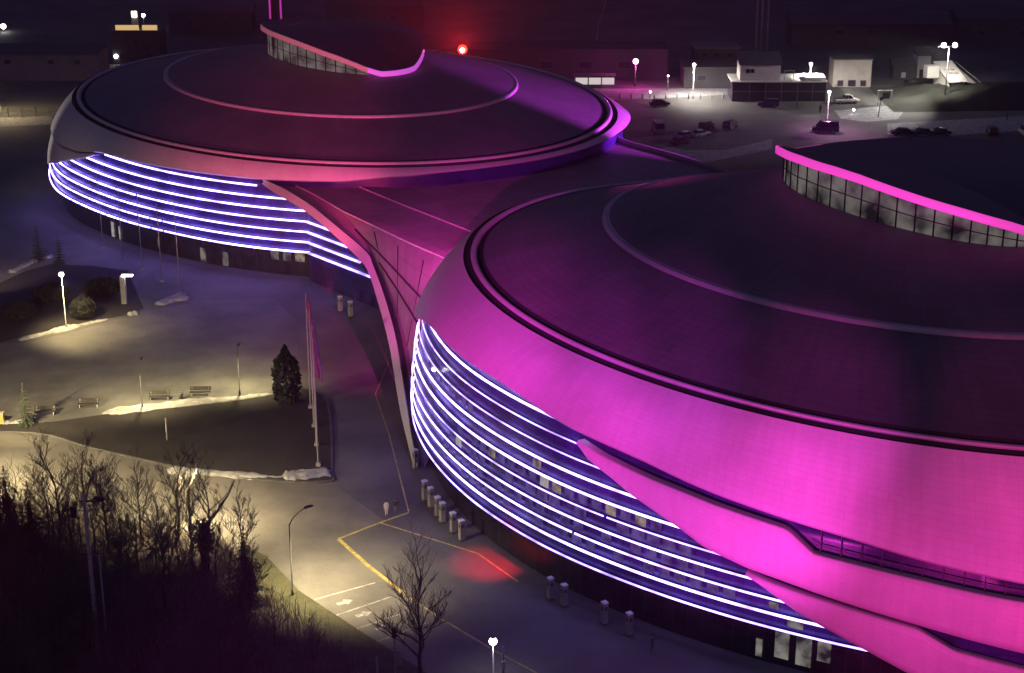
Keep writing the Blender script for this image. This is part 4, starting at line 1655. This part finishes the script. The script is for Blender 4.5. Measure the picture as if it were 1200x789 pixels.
car('upper one of two dark cars parked left of the stair entrance', at(1072, 102), R(10), 'suv', 'car_dark')
car('lower one of two dark cars parked left of the stair entrance', at(1092, 108), R(20), 'sedan', 'car_dark')


# ------------------------------------------------------------------ buildings in the distance
def house(label, base, dims, wallm, roofm, rz=0, roof='flat', name='building', wins=(), cat='building', pitch=1.2, door=None, winm='shop_glass'):
    W, D_, H = dims
    t = thing(name, label, cat, base, rz)
    mb = MB()
    mb.box((0, 0, H / 2), (W, D_, H))
    mb.build('wall', wallm, t)
    mb = MB()
    if roof == 'flat':
        mb.box((0, 0, H + .14), (W + .5, D_ + .5, .28))
    elif roof == 'shed':
        a = [(-W / 2 - .3, -D_ / 2 - .4, H + .02), (W / 2 + .3, -D_ / 2 - .4, H + .02), (W / 2 + .3, D_ / 2 + .3, H + pitch), (-W / 2 - .3, D_ / 2 + .3, H + pitch)]
        b_ = [(x, y, z + .22) for x, y, z in a]
        mb.quad(b_)
        mb.quad(list(reversed(a)))
        for i in range(4):
            j = (i + 1) % 4
            mb.quad([a[i], a[j], b_[j], b_[i]])
        for sg in (-1, 1):
            mb.quad([(sg * W / 2, -D_ / 2, H), (sg * W / 2, D_ / 2, H), (sg * W / 2, D_ / 2, H + pitch)])
        mb.quad([(-W / 2, D_ / 2, H), (W / 2, D_ / 2, H), (W / 2, D_ / 2, H + pitch), (-W / 2, D_ / 2, H + pitch)])
    else:
        r0 = [(-W / 2 - .4, -D_ / 2 - .4, H), (W / 2 + .4, -D_ / 2 - .4, H), (W / 2 + .4, 0, H + pitch), (-W / 2 - .4, 0, H + pitch)]
        r1 = [(-W / 2 - .4, D_ / 2 + .4, H), (W / 2 + .4, D_ / 2 + .4, H), (W / 2 + .4, 0, H + pitch), (-W / 2 - .4, 0, H + pitch)]
        mb.quad(r0)
        mb.quad(list(reversed(r1)))
        for sg in (-1, 1):
            mb.quad([(sg * W / 2, -D_ / 2, H), (sg * W / 2, D_ / 2, H), (sg * W / 2, 0, H + pitch)])
    mb.build('roof', roofm, t)
    for x, z, w_, h_ in wins:
        f = MB()
        f.box((x, -D_ / 2 - .03, z), (w_ + .2, .1, h_ + .2))
        fo = f.build('window', 'wall_grey', t)
        f = MB()
        f.box((x, -D_ / 2 - .09, z), (w_, .06, h_))
        f.build('pane', winm, fo)
    if door:
        x, w_, h_ = door
        f = MB()
        f.box((x, -D_ / 2 - .04, h_ / 2), (w_, .1, h_))
        f.build('door', 'dark_steel', t)
    return t


def px_m(p):
    """photo pixels per metre at a ground point"""
    dep = p.y * CP + (CAM_H - p.z) * SP
    return F_PX / dep


# two-storey kiosk: glazed lower storey, white cabin above
p = at(907, 119)
k = px_m(p)
t = thing('kiosk', 'two-storey kiosk with a white cabin on a dark glazed ground floor', 'kiosk', p)
mb = MB()
mb.box((1, 4, 2.1), (20.5, 8, 4.2))
mb.build('ground_floor', 'shop_glass', t)
mb = MB()
for x in (-9.2, -5.5, -2, 1.5, 5, 8.3, 11.2):
    mb.box((x, -.06, 2.1), (.16, .1, 4.2))
mb.box((1, -.06, 2.2), (20.5, .08, .14))
mb.build('frame', 'wall_grey', t)
mb = MB()
mb.box((1, 4, 4.34), (21, 8.6, .25))
mb.build('floor_slab', 'wall_white', t)
mb = MB()
mb.box((-3.2, 3.4, 6.2), (8.8, 5.5, 3.4))
cb = mb.build('cabin', 'wall_white', t)
for x in (-5.9, -4.9):
    mb = MB()
    mb.box((x, .6, 6.6), (.8, .1, .8))
    mb.build('window', 'car_glass', cb)
mb = MB()
a = [(-7.9, .3, 7.9), (1.6, .3, 7.9), (1.6, 6.6, 9.6), (-7.9, 6.6, 9.6)]
b_ = [(x, y, z + .25) for x, y, z in a]
mb.quad(b_)
mb.quad(list(reversed(a)))
for i in range(4):
    j = (i + 1) % 4
    mb.quad([a[i], a[j], b_[j], b_[i]])
mb.build('cabin_roof', 'roof_dark', t)
mb = MB()
mb.box((8.8, 2.5, 5.0), (4.6, 4.5, .5))
mb.build('canopy', 'wall_white', t)
mb = MB()
mb.tube([(2.2, 1, 4.4), (2.2, 1, 6.6), (4.2, 1, 6.6), (4.2, 1, 4.4)], .1, 5)
mb.build('railing', 'trim_metal', t)
house('grey panelled building on columns right of the white cabin', at(995, 99), (8.6, 6, 6.2), 'wall_beige', 'roof_dark', 0, 'flat', 'pavilion', ((-2.6, .9, 1.2, 1.2), (0, .9, 1.6, 1.3), (2.6, .9, 1.2, 1.2)), 'pavilion')
house('small white lit cabin left of the stair entrance', at(1079, 90), (3.2, 3.0, 5.2), 'wall_white', 'roof_dark', R(8), 'shed', 'cabin', (), 'cabin', .8, (-.6, .9, 2.0))
house('low round-roofed dark hut with a pale door left of the white cabin', at(1056, 92), (4.8, 4, 3.4), 'wall_dark', 'roof_dark', 0, 'gable', 'hut', ((0, 1.2, 1.0, 1.2),), 'hut', 1.4, None, 'wall_white')
# stair entrance
p = at(1116, 112)
t = thing('stair_entrance', 'white sloping stair entrance with a dark doorway under the twin floodlights', 'entrance', p, R(12))
mb = MB()
for sg in (-1, 1):
    mb.grid([[(sg * 1.9, -2, 0), (sg * 1.9, 6, 0)], [(sg * 1.9, -2, 3.6), (sg * 1.9, 6, 6.4)]])
mb.quad([(-1.9, 6, 0), (1.9, 6, 0), (1.9, 6, 6.4), (-1.9, 6, 6.4)])
mb.build('side_wall', 'wall_white', t)
mb = MB()
mb.quad([(-2.2, -2.3, 3.6), (2.2, -2.3, 3.6), (2.2, 6.2, 6.6), (-2.2, 6.2, 6.6)])
mb.quad([(-2.2, -2.3, 3.4), (-2.2, 6.2, 6.4), (2.2, 6.2, 6.4), (2.2, -2.3, 3.4)])
mb.quad([(-2.2, -2.3, 3.4), (2.2, -2.3, 3.4), (2.2, -2.3, 3.6), (-2.2, -2.3, 3.6)])
for sg in (-1, 1):
    mb.quad([(sg * 2.2, -2.3, 3.4), (sg * 2.2, 6.2, 6.4), (sg * 2.2, 6.2, 6.6), (sg * 2.2, -2.3, 3.6)])
rf = mb.build('roof', 'wall_white', t)
mb = MB()
for x, y in ((-.8, 2.4), (.7, 2.4), (-.4, 1.0), (.9, .9)):
    mb.box((x, y, 3.66 + (y + 2.3) * .353), (.9, .6, .16))
mb.build('roof_vent', 'wall_beige', rf)
mb = MB()
mb.box((0, -1.9, 1.7), (3.0, .2, 3.3))
mb.build('door', 'dark_steel', t)
mb = MB()
mb.box((-3.6, 4, 4.8), (2.8, 2.2, 2.6))
mb.build('side_cabin', 'wall_white', t)
p = at(1132, 106)
t = thing('ramp_wall', 'pale triangular ramp wall right of the stair entrance', 'wall', p, R(-38))
mb = MB()
A_ = [(-3.2, 0, 0), (4.2, 0, 0), (4.2, 0, .6), (-3.2, 0, 5.2)]
B_ = [(x, .4, z) for x, y, z in A_]
mb.quad(A_)
mb.quad(list(reversed(B_)))
for i in range(4):
    j = (i + 1) % 4
    mb.quad([A_[i], B_[i], B_[j], A_[j]])
mb.build('wall', 'wall_beige', t)
mb = MB()
mb.tube([(-3.2, .2, 6.1), (4.2, .2, 1.5)], .05, 5)
for k_ in range(6):
    x = -3.2 + k_ * 1.48
    mb.tube([(x, .2, 5.2 - (x + 3.2) * .62), (x, .2, 6.1 - (x + 3.2) * .62)], .04, 4)
mb.build('railing', 'steel', t)
# portal sign by the bright snow
t = thing('portal_sign', 'white portal frame with a dark board beside the bright snow', 'sign', at(1036, 124), R(5))
mb = MB()
for x in (-1.5, 1.5):
    mb.box((x, 0, 1.6), (.22, .22, 3.2))
mb.box((0, 0, 3.3), (3.3, .22, .22))
mb.build('frame', 'wall_white', t)
mb = MB()
mb.box((.3, .0, 2.2), (1.6, .1, 1.3))
mb.build('board', 'wall_dark', t)
t = thing('sign_post', 'slim dark post on the bright snow left of the embankment', 'post', at(1029, 138))
mb = MB()
mb.tube([(0, 0, 0), (.35, 0, 4.2)], .08, 6)
mb.build('pole', 'dark_steel', t)
mb = MB()
mb.box((.38, -.06, 4.0), (.7, .06, .7))
mb.build('board', 'wall_dark', t)
t = thing('ground_lamp', 'small bright lamp standing on the pale ground below the white pickup', 'lamp', at(1000, 134))
mb = MB()
mb.tube([(0, 0, 0), (0, 0, .7)], .08, 6)
mb.build('pole', 'steel', t)
mb = MB()
mb.lathe([(0, -.3), (.3, 0), (0, .3)], (0, 0, .95), 8)
mb.build('lamp_head', 'lens_white', t, True)
# embankment
mb = MB()
er = random.Random(4)
rows = []
ea, eb = at(1046, 132), at(1290, 128)
for i in range(25):
    row = []
    for j in range(13):
        u, v = i / 24, j / 12
        p = ea.lerp(eb, u) + Vector((0, 26 * v, 0))
        z = 2.6 * math.sin(math.pi * v) ** .8 * min(1, u * 4) * er.uniform(.85, 1.12)
        row.append(p + Vector((0, 0, z)))
    rows.append(row)
mb.grid(rows)
o = recalc(mb.build('embankment', 'embank_grass', None, True))
o['kind'] = 'structure'
# long lit bus shelter
t = thing('shelter', 'long low shelter with a bright lit front behind the far arena', 'shelter', at(697, 103), 0)
mb = MB()
mb.box((0, 1.5, 2.6), (9.5, 3.4, .3))
mb.build('roof', 'wall_grey', t)
mb = MB()
mb.box((0, 3, 1.25), (9.2, .15, 2.5))
for x in (-4.4, -1.5, 1.5, 4.4):
    mb.box((x, .1, 1.25), (.14, .14, 2.5))
mb.build('frame', 'steel', t)
for x in (-3, 0, 3):
    mb = MB()
    mb.box((x, -.12, 1.55), (2.7, .1, 1.5))
    mb.build('display_panel', 'strip_lit', t)
# masts
for i, (px, lb) in enumerate(((885, 'left one of three slim tall masts behind the kiosk'), (891, 'middle one of three slim tall masts behind the kiosk'), (898, 'right one of three slim tall masts behind the kiosk'))):
    p = at(px, 64)
    t = thing('mast', lb, 'mast', p, 0, 'slim tall masts behind the kiosk')
    mb = MB()
    mb.tube([(0, 0, 0), (0, 0, 21)], [.34, .26], 8)
    mb.build('pole', 'wall_grey', t, True)
    mb = MB()
    mb.tube([(0, 0, 20.9), (0, 0, 21.6)], .38, 8)
    mb.build('cowl', 'dark_steel', t)
p = at(700, 62)
t = thing('mast', 'thin pale leaning mast at the top of the photo right of the red beacon', 'mast', p)
mb = MB()
mb.tube([(0, 0, 6), (3.0, 0, 17)], [.14, .1], 6)
mb.tube([(-.4, 0, 0), (0, 0, 6)], [.2, .14], 6)
mb.build('pole', 'wall_beige', t, True)
mb = MB()
mb.box((0, 0, .2), (1.2, 1.2, .4))
mb.build('footing', 'concrete', t)
# long walls and sheds
house('long low dark hall stretching behind the far arena, tinted magenta', Vector((-8, 398, 0)), (88, 10, 6.6), 'wall_dark', 'wall_dark', 0, 'flat', 'shed', [(x, 3.2, 3.0, 1.6) for x in range(-38, 40, 9)], 'shed', 1, (-2, 3, 3))
house('grey flat-roofed block behind the far street lamp', at(838, 68), (11, 8, 3.0), 'wall_dark', 'wall_grey', 0, 'flat', 'block', ((-3, 1.5, 1.6, 1.0), (0, 1.5, 1.6, 1.0), (3, 1.5, 1.6, 1.0)))
house('dark shed behind the lit snow strip, right of the magenta floodlight', at(845, 99), (18, 9, 4.6), 'wall_dark', 'roof_dark', 0, 'flat', 'shed', ((-5, 2.4, 2, 1.2), (2, 2.4, 2, 1.2)), 'shed', 1, (6, 2.2, 2.6))
house('long grey wall of a warehouse at the far left', at(38, 90), (34, 10, 6.2), 'wall_grey', 'roof_dark', 0, 'gable', 'warehouse', ((6, 4.4, 1.4, 1.0), (12, 4.4, 1.4, 1.0), (-4, 4.4, 1.4, 1.0)), 'warehouse', 1.6, (-9, 3, 3))
t = house('dark house with a golden lit roof terrace at the top left', at(165, 72), (11.5, 8, 8.0), 'wall_dark', 'roof_dark', 0, 'flat', 'house', ((-3.5, 2, 1.2, 1.4), (3, 2, 1.2, 1.4), (0, 5.4, 1.2, 1.4)), 'house', 1, (0, 1.2, 2.2))
mb = MB()
mb.box((-1.8, -4.0, 8.9), (5.6, .15, 1.2))
mb.box((3.6, -4.0, 8.9), (3.6, .15, 1.2))
mb.build('lit_parapet', 'gold_lit', t)
mb = MB()
mb.box((-.8, 1, 10.4), (1.6, 1.4, 3.6))
cb = mb.build('roof_cabin', 'wall_beige', t)
mb = MB()
mb.box((-.8, .2, 11.4), (1.1, .2, 1.3))
mb.build('lamp', 'lens_warm', cb)
for px, py, w_, d_, h_, lb in ((250, 36, 22, 8, 5.5, 'dim long house behind the skyline of the far arena roof, left part'), (1015, 52, 40, 10, 6, 'wide dark hall with two lit window strips at the top right'),
                               (1170, 50, 24, 10, 7, 'dark building at the top right corner of the photo'), (440, 30, 26, 10, 6, 'dark low building behind the skylight of the far arena')):
    wins = ()
    if px == 1015:
        wins = ((-8, 4, 2, 1.2), (0, 4, 2, 1.2))
    house(lb, at(px, py), (w_, d_, h_), 'wall_dark', 'roof_dark', 0, 'gable', 'building', wins or ((-w_ * .25, h_ * .5, 1.6, 1.2), (w_ * .2, h_ * .5, 1.6, 1.2)), 'building', 1.8, (1.0, 1.2, 2.2))
p = at(1070, 54)
t = thing('hall', 'dark hall with a row of bright window strips near the top right', 'hall', p)
mb = MB()
mb.box((2, 4, 2.6), (20, 8, 5.2))
mb.build('wall', 'wall_dark', t)
mb = MB()
mb.box((2, 4, 5.35), (20.6, 8.6, .3))
mb.build('roof', 'roof_dark', t)
for x, w_, m in ((-2.6, 3.3, 'strip_lit'), (5.2, 5.0, 'hall_grey')):
    mb = MB()
    mb.box((x, -.06, 2.4), (w_, .12, .7))
    mb.build('window', m, t)
for px, py, lb in ((1080, 33, 'dim lit house front near the top right corner'), (283, 30, 'dim pale house front left of the magenta tower')):
    house(lb, at(px, py + 3), (5, 4, 3.2), 'wall_beige', 'roof_dark', 0, 'gable', 'house', ((0, 1.7, 1.8, 1.2),), 'house', 1.0, (1.8, .9, 2), 'hall_grey')
# magenta lit tower at the top
p = at(324, 22)
t = thing('tower', 'slim tower with two magenta lit edges at the top of the photo', 'tower', p)
mb = MB()
mb.box((0, 0, 7), (3.0, 3.0, 14))
mb.build('shaft', 'wall_dark', t)
for x in (-1.5, 1.5):
    mb = MB()
    mb.box((x, -1.56, 7), (.5, .12, 13.6))
    mb.build('light_strip', 'tower_lit', t)
for px, py, y, lb, r_ in ((424, 13, 470, 'single white lamp at the top of the photo above the far skylight', .55), (4, 31, 455, 'white lamp at the top left edge of the photo', .7), (136, 66, 410, 'bright white lamp below the golden lit house', .5), (168, 18, 462, 'white lamp shining above the golden lit house', .5),
                          (762, 108, 372, 'small dim lamp right of the magenta floodlight', .22), (783, 89, 380, 'tiny dim lamp above the lit snow strip', .18)):
    b, z = mast_at(px, py, y)
    floodmast(lb, b, max(1.0, z - .35), 'lens_white', 1, 0, 'lamp_mast', r=r_)
# bollards along the far snow strip
bp = None
for i in range(11):
    p = at(726 + i * 13.5, 116.5 - .25 * abs(i - 5))
    if bp is None:
        bp = thing('bollard', 'short pale bollard in the row along the far snow strip', 'bollard', p, 0, 'bollards along the far snow strip')
        mb = MB()
        mb.lathe([(.16, 0), (.16, 1.0), (.1, 1.1), (0, 1.12)], (0, 0, 0), 8)
        mb.build('post', 'concrete', bp, True)
        mb = MB()
        mb.lathe([(.165, .78), (.175, .8), (.175, .92), (.165, .94)], (0, 0, 0), 8)
        mb.build('reflector_band', 'wall_white', bp, True)
    else:
        o = copy_tree(bp)
        o.location = p
# railing on the far left
t = thing('railing', 'pale metal railing beside the lit snow at the far left', 'railing', at(30, 137))
mb = MB()
for z in (.9, 1.9):
    mb.tube([(-9.5, 0, z), (8.2, 0, z)], .06, 5)
mb.build('rail', 'trim_metal', t)
for k_ in range(7):
    mb = MB()
    x = -9.4 + k_ * 2.9
    mb.tube([(x, 0, 0), (x, 0, 2.0)], .09, 5)
    mb.build('post', 'trim_metal', t)
# warm patch lamps on the left edge
light('lamp_light', 'SPOT', at(-70, 440, 12), (1.0, .79, .40), 75000, at(110, 444), .3, 74, 1)  # added flood beyond the left edge, evens out the plaza light
light('lamp_light', 'SPOT', at(-30, 300, 8), (1, .7, .5), 12000, at(5, 292), .2, 80, .8)
light('lamp_light', 'SPOT', at(-45, 508, 8), (1.0, .79, .40), 55000, at(60, 560), .2, 130, .8)
light('lamp_light', 'SPOT', (-100, 262, 9), (1.0, .86, .74), 45000, (-84, 296, 11), .2, 45, .9)
light('gobo_light', 'SPOT', NS.pt(258, 1.19, 10.5), (1, .01, .04), 16000, at(572, 662), .02, 46, 1)

# ------------------------------------------------------------------ light
w = bpy.data.worlds.new('World')
sc.world = w
w.use_nodes = True
nt = w.node_tree
bg = nt.nodes['Background']
sky = nt.nodes.new('ShaderNodeTexSky')
sky.sky_type = 'NISHITA'
sky.sun_disc = False
sky.sun_elevation = R(0.3)
sky.sun_rotation = R(205)
tint = nt.nodes.new('ShaderNodeMix')
tint.data_type = 'RGBA'
tint.blend_type = 'MULTIPLY'
tint.inputs['Factor'].default_value = 1
tint.inputs[7].default_value = (.30, .27, .95, 1)
nt.links.new(sky.outputs[0], tint.inputs[6])
nt.links.new(tint.outputs[2], bg.inputs[0])
bg.inputs[1].default_value = 0.15
sun = light('moon', 'SUN', (0, 0, 200), (0.62, 0.60, 1.0), 0.09)
sun.data.angle = R(0.5)
sun.rotation_euler = (R(42), 0, R(-25))

PINK, HOT, VIO = (1.0, .06, .62), (1.0, .045, .42), (.85, .10, .95)
FLOODS = [  # unseen coloured spots, none with a built fixture
    # position, target, colour, power, cone
    ((5, 98, 5.5), (16, 134, 18), (1.0, .05, .74), 120000, 50),
    ((24, 86, 6), (34, 122, 15), (1.0, .04, .50), 78000, 54),
    ((46, 84, 6), (54, 114, 14), (1.0, .035, .36), 46000, 60),
    # added spots above the near ring wash the link roof; no fittings there
    ((-9.0, 188, 24.8), (-14, 207, 10), (1.0, .05, .55), 34000, 70),
    ((-8.6, 193, 24.8), (-9, 222, 14), (1.0, .05, .55), 30000, 70),
    # added spot by the flagpoles washes the far cladding; no fitting there
    ((-21.3, 190, 15.6), (-32, 246, 18), (1.0, .045, .25), 150000, 34),
    # added unseen spots behind the camera colour claddings, near roof and link beam
    ((-16, -25, 62), (-5, 177, 19.5), (1.0, .035, .66), 2400000, 8.30),
    ((-16, -25, 62), (2, 149, 18.8), (1.0, .035, .70), 1280000, 9.13),
    ((-14, -25, 62), (4.5, 162, 23.8), (.85, .05, .92), 992000, 6.22),
    ((-14, -25, 62), (14, 147, 23.8), (.88, .05, .88), 1120000, 6.22),
    ((8, -25, 62), (27, 137, 23.8), (.95, .05, .70), 672000, 6.22),
    ((8, -25, 62), (42, 130, 23.8), (1.0, .05, .42), 320000, 6.64),
    ((-20, -25, 62), (-38, 252, 16.5), (1.0, .032, .19), 1700000, 9.6),
    ((-20, -25, 62), (-14, 252, 16.5), (1.0, .035, .28), 720000, 8.30),
    ((-16, -25, 62), (-15, 205, 7.5), (1.0, .06, .50), 700000, 7),
    # added spot out of sight behind the near dome, without a mast
    ((62, 232, 22), (7, 284, 18.5), (.72, .06, .95), 1300000, 22),
]
for i, (p, t, c, e, s) in enumerate(FLOODS):
    light('unseen_flood', 'SPOT', p, c, e, t, .25, s, 1.0 if p[2] > 60 else .8)

sc.view_settings.view_transform = 'Standard'
sc.view_settings.look = 'None'
sc.view_settings.exposure = 0
sc.view_settings.gamma = 1
sc.view_settings.use_curve_mapping = False
sc.cycles.use_denoising = True
sc.cycles.max_bounces = 5
sc.cycles.diffuse_bounces = 2
sc.cycles.glossy_bounces = 2
sc.cycles.sample_clamp_indirect = 3

# thin night haze over the whole place
hz = MB()
hz.box((0, 300, 50), (1400, 1400, 102))
ho = hz.build('haze', 'snow')
hm = bpy.data.materials.new('haze_air')
hm.use_nodes = True
hn = hm.node_tree
hn.nodes.remove(hn.nodes['Principled BSDF'])
pv = hn.nodes.new('ShaderNodeVolumePrincipled')
pv.inputs['Color'].default_value = (.85, .85, .9, 1)
pv.inputs['Density'].default_value = 0.0003
pv.inputs['Anisotropy'].default_value = .3
hn.links.new(pv.outputs[0], hn.nodes['Material Output'].inputs['Volume'])
ho.data.materials.clear()
ho.data.materials.append(hm)
tag(ho, 'thin night haze glowing faintly round the lamps', 'haze', None, 'stuff')
sc.cycles.volume_bounces = 0
